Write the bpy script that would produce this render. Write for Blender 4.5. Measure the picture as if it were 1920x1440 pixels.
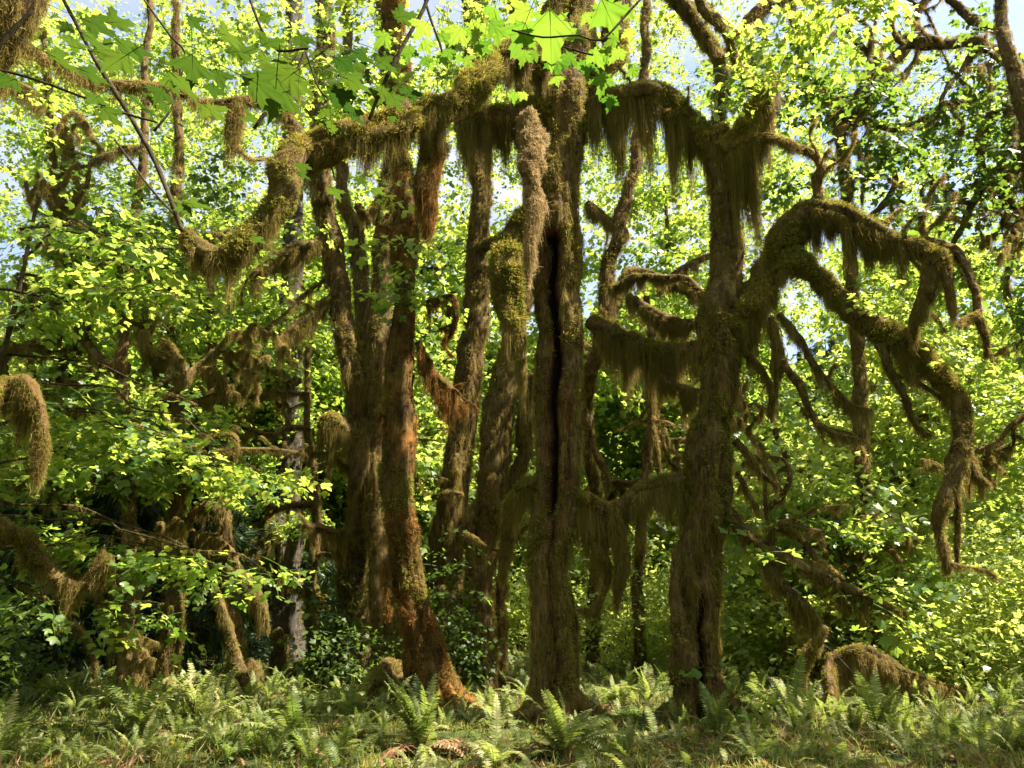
import bpy, math, numpy as np
from math import radians as R

# ------------------------------------------------------------------ camera, sky, sun, exposure
SC = bpy.context.scene
for o in list(bpy.data.objects): bpy.data.objects.remove(o)
COL = SC.collection
F_PX = 1397.0; TILT = R(15.9); CAM_Z = 1.6
cam = bpy.data.cameras.new('camera'); camo = bpy.data.objects.new('camera', cam); COL.objects.link(camo)
camo.location = (0, 0, CAM_Z); camo.rotation_euler = (R(90) + TILT, 0, 0)
cam.sensor_width = 36; cam.lens = 36 * F_PX / 1920; cam.clip_start = 0.05; cam.clip_end = 2000
SC.camera = camo
SUN_EL, SUN_AZ = 55.0, 97.0      # azimuth measured from +Y (view direction) clockwise towards +X
w = bpy.data.worlds.new('World'); SC.world = w; w.use_nodes = True
nt = w.node_tree; nt.nodes.clear()
sky = nt.nodes.new('ShaderNodeTexSky'); sky.sky_type = 'NISHITA'; sky.sun_disc = False
sky.sun_elevation = R(SUN_EL); sky.sun_rotation = R(SUN_AZ); sky.air_density = 1.0; sky.dust_density = 2.2
bg = nt.nodes.new('ShaderNodeBackground'); bg.inputs[1].default_value = 0.072
wo = nt.nodes.new('ShaderNodeOutputWorld')
tcw = nt.nodes.new('ShaderNodeTexCoord'); cn = nt.nodes.new('ShaderNodeTexNoise'); cn.inputs['Scale'].default_value = 2.2; cn.inputs['Detail'].default_value = 5
cmp_ = nt.nodes.new('ShaderNodeMapping'); cmp_.inputs['Scale'].default_value = (1, 1, 2.5); nt.links.new(tcw.outputs['Generated'], cmp_.inputs[0]); nt.links.new(cmp_.outputs[0], cn.inputs['Vector'])
cr = nt.nodes.new('ShaderNodeMapRange'); cr.inputs['From Min'].default_value = .38; cr.inputs['From Max'].default_value = .66; nt.links.new(cn.outputs['Fac'], cr.inputs['Value'])
cm = nt.nodes.new('ShaderNodeMix'); cm.data_type = 'RGBA'; cm.inputs['B'].default_value = (3.4, 3.5, 3.7, 1)
nt.links.new(cr.outputs[0], cm.inputs['Factor']); nt.links.new(sky.outputs[0], cm.inputs['A']); nt.links.new(cm.outputs['Result'], bg.inputs[0]); nt.links.new(bg.outputs[0], wo.inputs[0])
sun = bpy.data.lights.new('sun', 'SUN'); sun.energy = 5.0; sun.angle = R(0.5); sun.color = (1, .93, .80)
suno = bpy.data.objects.new('sun', sun); COL.objects.link(suno); suno.location = (20, 10, 40)
suno.rotation_euler = (R(90 - SUN_EL), 0, R(-SUN_AZ) + math.pi)
suno.rotation_euler[2] = math.pi - R(SUN_AZ)
SC.view_settings.view_transform = 'Standard'; SC.view_settings.look = 'None'
SC.view_settings.exposure = 2.2; SC.view_settings.gamma = 1; SC.view_settings.use_curve_mapping = False
cy = SC.cycles
cy.max_bounces = 7; cy.diffuse_bounces = 4; cy.glossy_bounces = 2; cy.transmission_bounces = 5
cy.transparent_max_bounces = 4; cy.use_denoising = True; cy.sample_clamp_indirect = 6
cy.caustics_reflective = False; cy.caustics_refractive = False

# ------------------------------------------------------------------ small tools
rng = np.random.default_rng(7)
def hash3(ix, iy, iz, s):
    h = (ix.astype(np.int64) * 73856093) ^ (iy.astype(np.int64) * 19349663) ^ (iz.astype(np.int64) * 83492791) ^ (s * 2654435761)
    h = (h ^ (h >> 13)) * 1274126177 & 0xffffffff
    return ((h ^ (h >> 16)) & 0xffff) / 65535.0
def vnoise(p, s=0):
    p = np.asarray(p, float); i = np.floor(p); f = p - i; f = f * f * (3 - 2 * f); i = i.astype(np.int64)
    r = 0
    for a in (0, 1):
        for b in (0, 1):
            for c in (0, 1):
                wgt = (f[:, 0] if a else 1 - f[:, 0]) * (f[:, 1] if b else 1 - f[:, 1]) * (f[:, 2] if c else 1 - f[:, 2])
                r = r + wgt * hash3(i[:, 0] + a, i[:, 1] + b, i[:, 2] + c, s)
    return r * 2 - 1
CT, ST = math.cos(TILT), math.sin(TILT)
def ray(x, y):
    cx, cyy = (x - 960) / F_PX, (720 - y) / F_PX
    return np.array([cx, CT - cyy * ST, ST + cyy * CT])
def P(x, y, Y):
    d = ray(x, y); return np.array([0, 0, CAM_Z]) + d * (Y / d[1])
def RW(x, y, Y, r): return r / F_PX * Y / ray(x, y)[1]
def gz(x, y):
    x = np.asarray(x, float); y = np.asarray(y, float); sh = np.broadcast(x, y).shape
    X = np.broadcast_to(x, sh).ravel(); Y = np.broadcast_to(y, sh).ravel()
    p = np.stack([X * .35, Y * .35, 0 * X], 1); q = np.stack([X * .03, Y * .03, 0 * X + 5], 1)
    z = .10 * vnoise(p, 3) + .04 * vnoise(p * 3.1, 4)
    d = np.clip((Y - 48 - 6 * vnoise(q, 6)) / 150, 0, 1)
    z = z + 62 * d ** 1.15 * (1 + .15 * vnoise(q, 9)) * (1 - .25 * np.clip((X - 10) / 80, 0, 1))
    return z.reshape(sh)
def mesh_np(name, V, F, mat=None, smooth=True, attrs=None):
    """F is a list of int arrays, each (n,3) or (n,4)."""
    me = bpy.data.meshes.new(name); V = np.asarray(V, np.float32)
    me.vertices.add(len(V)); me.vertices.foreach_set('co', V.ravel())
    F = [np.asarray(f, np.int32) for f in F if len(f)]
    nl = sum(f.size for f in F); npoly = sum(len(f) for f in F)
    me.loops.add(nl); me.polygons.add(npoly)
    me.loops.foreach_set('vertex_index', np.concatenate([f.ravel() for f in F]))
    tot = np.concatenate([np.full(len(f), f.shape[1], np.int32) for f in F])
    me.polygons.foreach_set('loop_start', (np.cumsum(tot) - tot).astype(np.int32))
    me.polygons.foreach_set('use_smooth', np.full(npoly, smooth))
    me.update(calc_edges=True)
    for k, v in (attrs or {}).items():
        a = me.attributes.new(k, 'FLOAT', 'POINT'); a.data.foreach_set('value', np.asarray(v, np.float32))
    if mat: me.materials.append(mat)
    return me
def link(name, me, parent=None, loc=(0, 0, 0), **props):
    o = bpy.data.objects.new(name, me); COL.objects.link(o); o.location = loc
    if parent is not None: o.parent = parent
    for k, v in props.items(): o[k] = v
    return o
def thing(name, label, cat, loc, group=None):
    o = link(name, None, None, loc, label=label, category=cat); o.empty_display_size = .3
    if group: o['group'] = group
    return o

# ------------------------------------------------------------------ materials
def nodes(name):
    m = bpy.data.materials.new(name); m.use_nodes = True; n = m.node_tree.nodes; n.clear()
    return m, n, m.node_tree.links
def ramp(n, stops):
    r = n.new('ShaderNodeValToRGB'); e = r.color_ramp.elements
    while len(e) < len(stops): e.new(.5)
    for i, (p, c) in enumerate(stops): e[i].position = p; e[i].color = (*c, 1)
    return r
def leafmat(name, stops, tstops, trans=.5, rough=.45, spec=.35, nscale=.6):
    m, n, l = nodes(name)
    geo = n.new('ShaderNodeNewGeometry'); at = n.new('ShaderNodeAttribute'); at.attribute_name = 'tone'
    oi = n.new('ShaderNodeObjectInfo')
    no = n.new('ShaderNodeTexNoise'); no.inputs['Scale'].default_value = nscale; no.inputs['Detail'].default_value = 2
    l.new(geo.outputs['Position'], no.inputs['Vector'])
    a = n.new('ShaderNodeMath'); a.operation = 'MULTIPLY_ADD'; a.inputs[1].default_value = .45; l.new(at.outputs['Fac'], a.inputs[0])
    b = n.new('ShaderNodeMath'); b.operation = 'MULTIPLY_ADD'; b.inputs[1].default_value = .35; b.inputs[2].default_value = -.22
    l.new(oi.outputs['Random'], b.inputs[0]); l.new(b.outputs[0], a.inputs[2])
    c = n.new('ShaderNodeMath'); c.operation = 'MULTIPLY_ADD'; c.inputs[1].default_value = .85
    l.new(no.outputs['Fac'], c.inputs[0]); l.new(a.outputs[0], c.inputs[2])
    r1 = ramp(n, stops); r2 = ramp(n, tstops); l.new(c.outputs[0], r1.inputs[0]); l.new(c.outputs[0], r2.inputs[0])
    pb = n.new('ShaderNodeBsdfPrincipled'); pb.inputs['Roughness'].default_value = rough
    pb.inputs['Specular IOR Level'].default_value = spec
    tr = n.new('ShaderNodeBsdfTranslucent'); mx = n.new('ShaderNodeMixShader'); mx.inputs[0].default_value = trans
    o = n.new('ShaderNodeOutputMaterial')
    l.new(r1.outputs[0], pb.inputs['Base Color']); l.new(r2.outputs[0], tr.inputs[0])
    l.new(pb.outputs[0], mx.inputs[1]); l.new(tr.outputs[0], mx.inputs[2]); l.new(mx.outputs[0], o.inputs[0])
    return m
def barkmat(name, stops, spots=None, sc=3.0, stretch=.22, bump=.6):
    m, n, l = nodes(name)
    tc = n.new('ShaderNodeTexCoord'); mp = n.new('ShaderNodeMapping'); mp.inputs['Scale'].default_value = (1, 1, stretch)
    l.new(tc.outputs['Object'], mp.inputs['Vector'])
    n1 = n.new('ShaderNodeTexNoise'); n1.inputs['Scale'].default_value = sc; n1.inputs['Detail'].default_value = 6; n1.inputs['Roughness'].default_value = .65
    n2 = n.new('ShaderNodeTexNoise'); n2.inputs['Scale'].default_value = 26; n2.inputs['Detail'].default_value = 5; n2.inputs['Roughness'].default_value = .7
    n3 = n.new('ShaderNodeTexNoise'); n3.inputs['Scale'].default_value = 1.3; n3.inputs['Detail'].default_value = 3
    l.new(tc.outputs['Object'], n1.inputs['Vector']); l.new(mp.outputs[0], n2.inputs['Vector']); l.new(tc.outputs['Object'], n3.inputs['Vector'])
    a = n.new('ShaderNodeMath'); a.operation = 'ADD'; l.new(n1.outputs['Fac'], a.inputs[0]); l.new(n2.outputs['Fac'], a.inputs[1])
    h = n.new('ShaderNodeMath'); h.operation = 'MULTIPLY_ADD'; h.inputs[1].default_value = 1.0; h.inputs[2].default_value = -.5
    l.new(a.outputs[0], h.inputs[0])
    r = ramp(n, stops); l.new(h.outputs[0], r.inputs[0]); col = r.outputs[0]
    if spots:
        rr = ramp(n, [(.52, (0, 0, 0)), (.66, (1, 1, 1))]); l.new(n3.outputs['Fac'], rr.inputs[0])
        mx = n.new('ShaderNodeMix'); mx.data_type = 'RGBA'; l.new(rr.outputs[0], mx.inputs['Factor'])
        l.new(col, mx.inputs['A']); mx.inputs['B'].default_value = (*spots, 1); col = mx.outputs['Result']
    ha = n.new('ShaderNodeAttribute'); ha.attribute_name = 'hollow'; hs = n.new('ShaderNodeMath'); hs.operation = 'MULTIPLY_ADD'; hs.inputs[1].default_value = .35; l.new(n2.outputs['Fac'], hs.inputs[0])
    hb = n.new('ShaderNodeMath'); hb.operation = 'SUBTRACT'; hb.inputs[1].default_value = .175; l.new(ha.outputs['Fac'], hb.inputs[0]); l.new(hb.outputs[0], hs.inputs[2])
    for lo, hi, cc in ((.16, .30, (.13, .048, .016)), (.34, .62, (.006, .003, .002))):      # rotten wood around; inside, the hollow's lack of light painted near-black
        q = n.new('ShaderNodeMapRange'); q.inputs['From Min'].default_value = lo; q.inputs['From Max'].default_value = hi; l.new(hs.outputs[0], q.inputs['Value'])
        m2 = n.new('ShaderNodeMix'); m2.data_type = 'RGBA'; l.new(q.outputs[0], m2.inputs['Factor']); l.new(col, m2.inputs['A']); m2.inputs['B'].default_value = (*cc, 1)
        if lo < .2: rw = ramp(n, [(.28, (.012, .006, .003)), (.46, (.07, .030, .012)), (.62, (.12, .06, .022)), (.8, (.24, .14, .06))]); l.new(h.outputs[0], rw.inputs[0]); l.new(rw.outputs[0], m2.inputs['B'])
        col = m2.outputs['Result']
    bp = n.new('ShaderNodeBump'); bp.inputs['Strength'].default_value = bump; bp.inputs['Distance'].default_value = .05
    l.new(n2.outputs['Fac'], bp.inputs['Height'])
    pb = n.new('ShaderNodeBsdfPrincipled'); pb.inputs['Roughness'].default_value = .92; pb.inputs['Specular IOR Level'].default_value = .12
    l.new(col, pb.inputs['Base Color']); l.new(bp.outputs[0], pb.inputs['Normal'])
    o = n.new('ShaderNodeOutputMaterial'); l.new(pb.outputs[0], o.inputs[0])
    return m
M = {}
M['bark'] = barkmat('mossy_bark', [(.25, (.014, .009, .004)), (.42, (.06, .036, .016)), (.6, (.12, .082, .03)), (.8, (.23, .16, .075))], (.11, .06, .022))
M['rust'] = barkmat('rusty_bark', [(.25, (.016, .010, .004)), (.45, (.055, .034, .012)), (.62, (.11, .068, .018)), (.8, (.16, .115, .035))], (.20, .09, .022))
M['grey'] = barkmat('grey_bark', [(.25, (.02, .016, .013)), (.5, (.05, .042, .034)), (.8, (.12, .105, .085))], sc=2)
M['twig'] = barkmat('twig_bark', [(.25, (.015, .01, .006)), (.5, (.05, .035, .018)), (.8, (.10, .075, .04))], sc=8)
M['hollow'] = barkmat('painted_hollow_dark', [(.3, (.003, .002, .001)), (.55, (.010, .005, .003)), (.8, (.04, .018, .008))])  # near-black colour standing in for the unlit depth of the slit
M['wood'] = barkmat('rotten_wood', [(.25, (.03, .012, .006)), (.5, (.11, .045, .016)), (.8, (.24, .11, .04))])
M['leaf'] = leafmat('maple_leaf', [(.15, (.035, .08, .014)), (.5, (.07, .14, .022)), (.85, (.13, .20, .035))],
                    [(.15, (.15, .30, .025)), (.5, (.36, .50, .05)), (.85, (.54, .60, .09))], .54, .4, .5)
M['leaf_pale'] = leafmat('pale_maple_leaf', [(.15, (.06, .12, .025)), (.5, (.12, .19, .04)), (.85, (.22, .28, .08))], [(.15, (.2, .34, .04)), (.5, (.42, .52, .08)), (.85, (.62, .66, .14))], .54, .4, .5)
M['leaf_near'] = leafmat('near_maple_leaf', [(.2, (.035, .085, .012)), (.8, (.08, .15, .022))], [(.2, (.07, .17, .012)), (.6, (.16, .28, .02)), (.95, (.30, .40, .04))], .5, .45, .35, 3)
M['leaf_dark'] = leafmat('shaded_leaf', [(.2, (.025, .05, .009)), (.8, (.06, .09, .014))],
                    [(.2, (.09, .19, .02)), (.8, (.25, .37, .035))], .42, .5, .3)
M['leaf_shade'] = leafmat('shaded_near_leaf', [(.2, (.025, .05, .009)), (.8, (.055, .085, .014))], [(.2, (.03, .075, .008)), (.8, (.10, .16, .014))], .4, .6, .2, 3)  # darker copy of the near leaf, shade painted into its colour
M['leaf_lime'] = leafmat('young_leaf', [(.2, (.12, .20, .035)), (.8, (.26, .32, .07))],
                    [(.2, (.40, .52, .07)), (.8, (.66, .70, .14))], .56, .4, .5)
M['needle'] = leafmat('conifer_needle', [(.2, (.015, .035, .012)), (.8, (.04, .07, .02))], [(.2, (.03, .07, .015)), (.8, (.07, .13, .02))], .25)
M['moss'] = leafmat('moss_tuft', [(.10, (.055, .085, .012)), (.36, (.115, .145, .018)), (.62, (.20, .20, .028)), (.85, (.22, .16, .04)), (.98, (.34, .22, .08))],
                    [(.15, (.15, .13, .02)), (.5, (.34, .30, .04)), (.9, (.5, .37, .08))], .35, .8, .1, .55)
M['drape'] = leafmat('hanging_moss', [(.15, (.05, .036, .010)), (.45, (.125, .10, .022)), (.7, (.19, .165, .034)), (.95, (.33, .25, .10))],
                    [(.15, (.2, .12, .04)), (.5, (.4, .28, .07)), (.9, (.6, .42, .16))], .38, .8, .1, 1.1)
M['tan'] = leafmat('tan_hanging_moss', [(.15, (.18, .11, .035)), (.5, (.30, .20, .065)), (.9, (.46, .34, .15))], [(.15, (.3, .2, .08)), (.9, (.66, .5, .26))], .38, .8, .1, 1.4)
M['straw'] = leafmat('straw_grass', [(.2, (.10, .09, .025)), (.5, (.20, .18, .06)), (.9, (.38, .33, .16))], [(.2, (.2, .2, .04)), (.9, (.5, .46, .15))], .4, .6, .2)
M['rust_moss'] = leafmat('rusty_moss', [(.2, (.07, .055, .014)), (.5, (.15, .10, .026)), (.66, (.22, .125, .032)), (.9, (.34, .15, .035))],
                    [(.2, (.10, .04, .01)), (.8, (.40, .17, .03))], .3, .8, .1, 1.6)
M['fern'] = leafmat('fern_frond', [(.15, (.05, .085, .02)), (.45, (.11, .15, .035)), (.7, (.20, .22, .07)), (.92, (.34, .30, .14))],
                    [(.2, (.16, .26, .03)), (.8, (.42, .48, .09))], .42, .5, .25)
M['dead'] = leafmat('dead_frond', [(.2, (.09, .045, .02)), (.5, (.20, .10, .05)), (.9, (.34, .22, .12))],
                    [(.2, (.12, .06, .02)), (.8, (.3, .16, .07))], .25, .8, .15)

# ------------------------------------------------------------------ prototypes used as instances by moss, leaves and ground cover
def leaf_geo(size=1.0, detail=1, droop=.25, fold=.12, wob=0.0, r=rng):
    """palmate five-lobed maple leaf; petiole base at the origin, blade along +Y"""
    lob = [(-128, .50), (-62, .88), (0, 1.0), (62, .88), (128, .50)]
    A, Rr = [], []
    for i, (a, L) in enumerate(lob):
        L *= 1 + r.uniform(-wob, wob)
        if detail >= 2:
            wd = 20 if i in (1, 2, 3) else 16
            seq = [(-wd * .95, .55), (-wd * .75, .80), (-wd * .38, .76), (0, 1), (wd * .38, .76), (wd * .75, .80), (wd * .95, .55)]
        elif detail == 1:
            wd = 19 if i in (1, 2, 3) else 15
            seq = [(-wd, .78), (0, 1), (wd, .74)]
        else: seq = [(0, 1)]
        for da, k in seq: A.append(a + da); Rr.append(L * k)
        if i < 4: A.append((a + lob[i + 1][0]) / 2); Rr.append(.50 if detail else .56)
    A = np.radians(A); Rr = np.array(Rr)
    c = np.array([0, .38])
    X = np.sin(A) * Rr * .62; Y = c[1] + np.cos(A) * Rr * .62
    X = np.append(X, [0, 0]); Y = np.append(Y, [.16, c[1]])
    Z = -droop * ((X) ** 2 + (Y - .3) ** 2) + fold * np.abs(X) + np.append(np.where(np.array(Rr) < .6, -.035, .02), [0, 0])
    V = np.stack([X, Y, Z], 1) * size
    n = len(A) + 1; cc = n
    T = np.array([[cc, (i + 1) % n, i] for i in range(n)])
    return V, T
def rotm(ax, ay, az):
    cx, sx, cyy, sy, cz, sz = math.cos(ax), math.sin(ax), math.cos(ay), math.sin(ay), math.cos(az), math.sin(az)
    Rx = np.array([[1, 0, 0], [0, cx, -sx], [0, sx, cx]]); Ry = np.array([[cyy, 0, sy], [0, 1, 0], [-sy, 0, cyy]])
    Rz = np.array([[cz, -sz, 0], [sz, cz, 0], [0, 0, 1]]); return Rz @ Ry @ Rx
class Acc:
    def __init__(s): s.V = []; s.F3 = []; s.F4 = []; s.n = 0; s.t = []
    def add(s, V, F, tone=.5):
        F = np.asarray(F) + s.n; (s.F3 if F.shape[1] == 3 else s.F4).append(F); s.V.append(V); s.n += len(V); s.t.append(np.full(len(V), tone))
    def mesh(s, name, mat, smooth=True):
        Fs = []
        if s.F3: Fs.append(np.concatenate(s.F3))
        if s.F4: Fs.append(np.concatenate(s.F4))
        return mesh_np(name, np.concatenate(s.V), Fs, mat, smooth, {'tone': np.concatenate(s.t)})
def thin_tube(pts, rad, ns=4):
    pts = np.asarray(pts, float); n = len(pts); rad = np.broadcast_to(rad, (n,))
    T = np.gradient(pts, axis=0); T /= np.linalg.norm(T, axis=1)[:, None] + 1e-9
    up = np.array([.13, .21, 1.0]) if abs(T[0][2]) < .9 else np.array([1.0, .2, .1])
    A = np.cross(T, up); A /= np.linalg.norm(A, axis=1)[:, None] + 1e-9; B = np.cross(T, A)
    th = np.arange(ns) * 2 * np.pi / ns
    V = pts[:, None] + rad[:, None, None] * (np.cos(th)[None, :, None] * A[:, None] + np.sin(th)[None, :, None] * B[:, None])
    i = np.arange(n - 1)[:, None] * ns; j = np.arange(ns)[None]; k = (j + 1) % ns
    Fq = np.stack([i + j, i + k, i + ns + k, i + ns + j], -1).reshape(-1, 4)
    return V.reshape(-1, 3), Fq
def spray(name, mat, nl=11, size=.17, span=.55, detail=1, flat=.35, stem=True):
    a = Acc(); r = rng
    for k in range(nl):
        t = (k + .5) / nl; base = np.array([r.normal(0, .10) * span, t * span, -.18 * t * t * span + r.normal(0, .03)])
        sd = 1 if k % 2 else -1
        V, T = leaf_geo(size * r.uniform(.55, 1.15), detail, r.uniform(.1, .5), r.uniform(.0, .3), .12)
        m = rotm(r.normal(-.25, flat), r.normal(0, flat), -sd * r.uniform(.3, 1.7) + r.normal(0, .3))
        off = m @ np.array([0, r.uniform(.04, .12), -.01]); a.add(V @ m.T + base + off, T, r.random())
    if stem:
        ys = np.linspace(-.15, 1, 5) * span
        V, Fq = thin_tube(np.stack([0 * ys, ys, -.18 * ys * ys / span - .005], 1), np.linspace(.006, .002, 5), 3); a.add(V, Fq, .0)
    return a.mesh(name, mat)
def strip(p0, dirs, lens, wid, segs=3, curl=0.0, wigg=np.ones(3)):
    """ribbons: p0 (n,3) dirs (n,3) lens, wid (n,)"""
    n = len(p0); r = rng
    wv = np.cross(dirs, r.normal(size=(n, 3))); wv /= np.linalg.norm(wv, axis=1)[:, None] + 1e-9
    V = np.zeros((n, 2 * segs + 1, 3)); c = p0.copy(); d = dirs.copy()
    for s in range(segs + 1):
        ww = wid * (1 - s / segs) ** .6
        if s < segs: V[:, 2 * s] = c - wv * ww[:, None] / 2; V[:, 2 * s + 1] = c + wv * ww[:, None] / 2
        else: V[:, 2 * segs] = c
        dd = d + r.normal(0, curl, (n, 3)) * wigg; dd /= np.linalg.norm(dd, axis=1)[:, None]
        if wigg[0] == 1: d = dd
        c = c + dd * (lens / segs)[:, None]
    b = (np.arange(n) * (2 * segs + 1))[:, None]
    Q = np.concatenate([b + np.array([2 * s, 2 * s + 1, 2 * s + 3, 2 * s + 2]) for s in range(segs - 1)]) if segs > 1 else np.zeros((0, 4), int)
    T = b + np.array([2 * segs - 2, 2 * segs - 1, 2 * segs])
    return V.reshape(-1, 3), Q, T
def strand_mesh(name, mat, n, rad, lmin, lmax, wid, down=True, curl=.12, segs=4, spread=.8):
    r = rng; a = r.uniform(0, 6.283, n); q = rad * np.sqrt(r.random(n))
    p0 = np.stack([q * np.cos(a), q * np.sin(a), r.uniform(-.02, .02, n)], 1)
    if down: d = np.stack([r.normal(0, .05, n), r.normal(0, .05, n), -np.ones(n)], 1)
    else: d = np.stack([r.normal(0, spread, n), r.normal(0, spread, n), np.ones(n)], 1)
    d /= np.linalg.norm(d, axis=1)[:, None]
    L = lmin + (lmax - lmin) * r.random(n) ** 1.6
    V, Q, T = strip(p0, d, L, wid * r.uniform(.5, 1.4, n), segs, curl, np.array([1.001, 1.001, 0]) if down else np.ones(3))
    tone = np.repeat(r.random(n), 2 * segs + 1)
    if down and n < 20:      # short side strands make the clump ragged
        m = n * 2; k = r.integers(0, n, m); t = r.uniform(.1, .9, m)
        q0 = p0[k] + d[k] * (L[k] * t)[:, None] + r.normal(0, .008, (m, 3)); e = np.stack([r.normal(0, .28, m), r.normal(0, .28, m), -np.ones(m) * .35], 1); e /= np.linalg.norm(e, axis=1)[:, None]
        V2, Q2, T2 = strip(q0, e, r.uniform(.04, .16, m), wid * r.uniform(.5, 1.1, m), 3, .25)
        V = np.concatenate([V, V2]); Q = np.concatenate([Q, Q2 + len(tone)]); T = np.concatenate([T, T2 + len(tone)]); tone = np.concatenate([tone, np.repeat(r.random(m), 7)])
    return mesh_np(name, V, [Q, T], mat, True, {'tone': tone})
def frond_geo(L=.8, arch=.9, pairs=20, lean=.35, w=.11):
    """sword fern frond growing from the origin, arching along +Y"""
    a = Acc(); t = np.linspace(0, 1, 9)
    ang = (math.pi / 2 - lean) - arch * t ** 1.4; ds = L / 8
    py = np.concatenate([[0], np.cumsum(np.cos(ang[:-1]) * ds)]); pz = np.concatenate([[0], np.cumsum(np.sin(ang[:-1]) * ds)])
    V, Fq = thin_tube(np.stack([0 * py, py, pz], 1), np.linspace(.006, .0015, 9), 3); a.add(V, Fq, .6)
    for k in range(pairs):
        u = .12 + .88 * (k + .5) / pairs; y = np.interp(u, t, py); z = np.interp(u, t, pz); g = np.interp(u, t, ang)
        ll = w * (math.sin(math.pi * min(1, (u * .93 + .1))) ** .6) * rng.uniform(.85, 1.1) + .008
        fw = np.array([0, math.cos(g), math.sin(g)]); nr = np.array([0, -math.sin(g), math.cos(g)]); hw = L / pairs * .40
        for s in (-1, 1):
            o = np.array([0, y, z]); tip = o + s * ll * np.array([1, 0, 0]) + fw * ll * .28 - nr * ll * rng.uniform(-.1, .35)
            md = o * .5 + tip * .5 + nr * .006
            V = np.array([o - fw * hw, md - fw * hw * .9, tip, md + fw * hw * .8, o + fw * hw]); a.add(V, [[0, 1, 3], [0, 3, 4], [1, 2, 3]], rng.random())
    return a
PROTO = {}
def protos(key, meshes):
    obs = [bpy.data.objects.new(me.name, me) for me in meshes]     # never linked to the scene
    g = bpy.data.node_groups.new('scatter_' + key, 'GeometryNodeTree')
    g.interface.new_socket('Geometry', in_out='INPUT', socket_type='NodeSocketGeometry')
    g.interface.new_socket('Geometry', in_out='OUTPUT', socket_type='NodeSocketGeometry')
    N, L = g.nodes, g.links
    gi = N.new('NodeGroupInput'); go = N.new('NodeGroupOutput'); join = N.new('GeometryNodeJoinGeometry')
    for ob in reversed(obs):
        oi = N.new('GeometryNodeObjectInfo'); oi.inputs['Object'].default_value = ob; oi.inputs['As Instance'].default_value = False
        ti = N.new('GeometryNodeGeometryToInstance'); L.new(oi.outputs['Geometry'], ti.inputs[0]); L.new(ti.outputs[0], join.inputs[0])
    def attr(nm, ty):
        x = N.new('GeometryNodeInputNamedAttribute'); x.data_type = ty; x.inputs['Name'].default_value = nm; return x.outputs[0]
    ip = N.new('GeometryNodeInstanceOnPoints'); mp = N.new('GeometryNodeMeshToPoints')
    er = N.new('FunctionNodeEulerToRotation')
    L.new(gi.outputs[0], ip.inputs['Points']); L.new(join.outputs[0], ip.inputs['Instance'])
    ip.inputs['Pick Instance'].default_value = True
    L.new(attr('idx', 'INT'), ip.inputs['Instance Index'])
    L.new(attr('rot', 'FLOAT_VECTOR'), er.inputs[0]); L.new(er.outputs[0], ip.inputs['Rotation'])
    L.new(attr('scl', 'FLOAT_VECTOR'), ip.inputs['Scale']); L.new(ip.outputs[0], go.inputs[0]); N.remove(mp)
    PROTO[key] = (g, len(obs))
def scatter(name, key, pts, rot, scl, parent=None, base=(0, 0, 0), **props):
    g, nv = PROTO[key]; n = len(pts)
    if n == 0: return None
    me = bpy.data.meshes.new(name); me.vertices.add(n)
    me.vertices.foreach_set('co', (np.asarray(pts) - np.asarray(base)).astype(np.float32).ravel())
    for k, v in (('rot', rot), ('scl', scl)):
        v = np.asarray(v, np.float32)
        if v.ndim == 1: v = np.repeat(v[:, None], 3, 1)
        a = me.attributes.new(k, 'FLOAT_VECTOR', 'POINT'); a.data.foreach_set('vector', v.ravel())
    a = me.attributes.new('idx', 'INT', 'POINT'); a.data.foreach_set('value', rng.integers(0, nv, n).astype(np.int32))
    o = link(name, me, parent, (0, 0, 0) if parent is not None else base, kind='stuff', **props)
    md = o.modifiers.new('scatter', 'NODES'); md.node_group = g
    return o
protos('leaf', [spray('leaf_spray', M['leaf'], 11) for _ in range(5)])
protos('leaf_mid', [spray('leaf_spray', M['leaf'], 14, .24, .8, 0, .45, False) for _ in range(4)])
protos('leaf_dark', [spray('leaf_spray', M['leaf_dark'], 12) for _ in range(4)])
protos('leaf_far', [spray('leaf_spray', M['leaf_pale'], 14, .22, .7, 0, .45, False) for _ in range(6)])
protos('shrub', [spray('leaf_spray', M['leaf_lime'], 13, .11, .45, 0, .35) for _ in range(4)])
protos('shrub_dark', [spray('leaf_spray', M['leaf_dark'], 13, .085, .4, 0, .35) for _ in range(3)])
for k, m in (('', 'moss'), ('_rust', 'rust_moss'), ('_tan', 'tan')):
    protos('tuft' + k, [strand_mesh('tuft', M[m], 20, .035, .018, .06, .009, False, .30, 2) for _ in range(4)])
for k, m in (('', 'drape'), ('_rust', 'rust_moss'), ('_tan', 'tan')):
    protos('drape' + k, [strand_mesh('drape', M[m], 12, .045, .25, 1.0, .010, True, .11, 8) for _ in range(6)])
protos('frond', [frond_geo(rng.uniform(.5, .95), rng.uniform(.5, 1.5), 16, rng.uniform(.15, .6)).mesh('frond', M['fern']) for _ in range(5)])
protos('cover', [strand_mesh('blades', M['straw'], 7, .06, .05, .16, .010, False, .3, 3, 1.0) for _ in range(1)] + [strand_mesh('blades', M['fern'], 7, .05, .04, .14, .012, False, .25, 3, .9) for _ in range(1)] + [spray('sorrel', M['leaf_dark'], 7, .06, .14, 0, .2, False) for _ in range(3)] + [strand_mesh('tuft', M['moss'], 14, .05, .03, .09, .012, False, .3, 2) for _ in range(2)])
protos('litter', [strand_mesh('litter', M['dead'], 9, .09, .05, .22, .016, False, .3, 3, 2.5) for _ in range(4)])
protos('needle', [strand_mesh('twigs', M['needle'], 34, .12, .15, .6, .028, True, .25, 3) for _ in range(4)])

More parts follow.
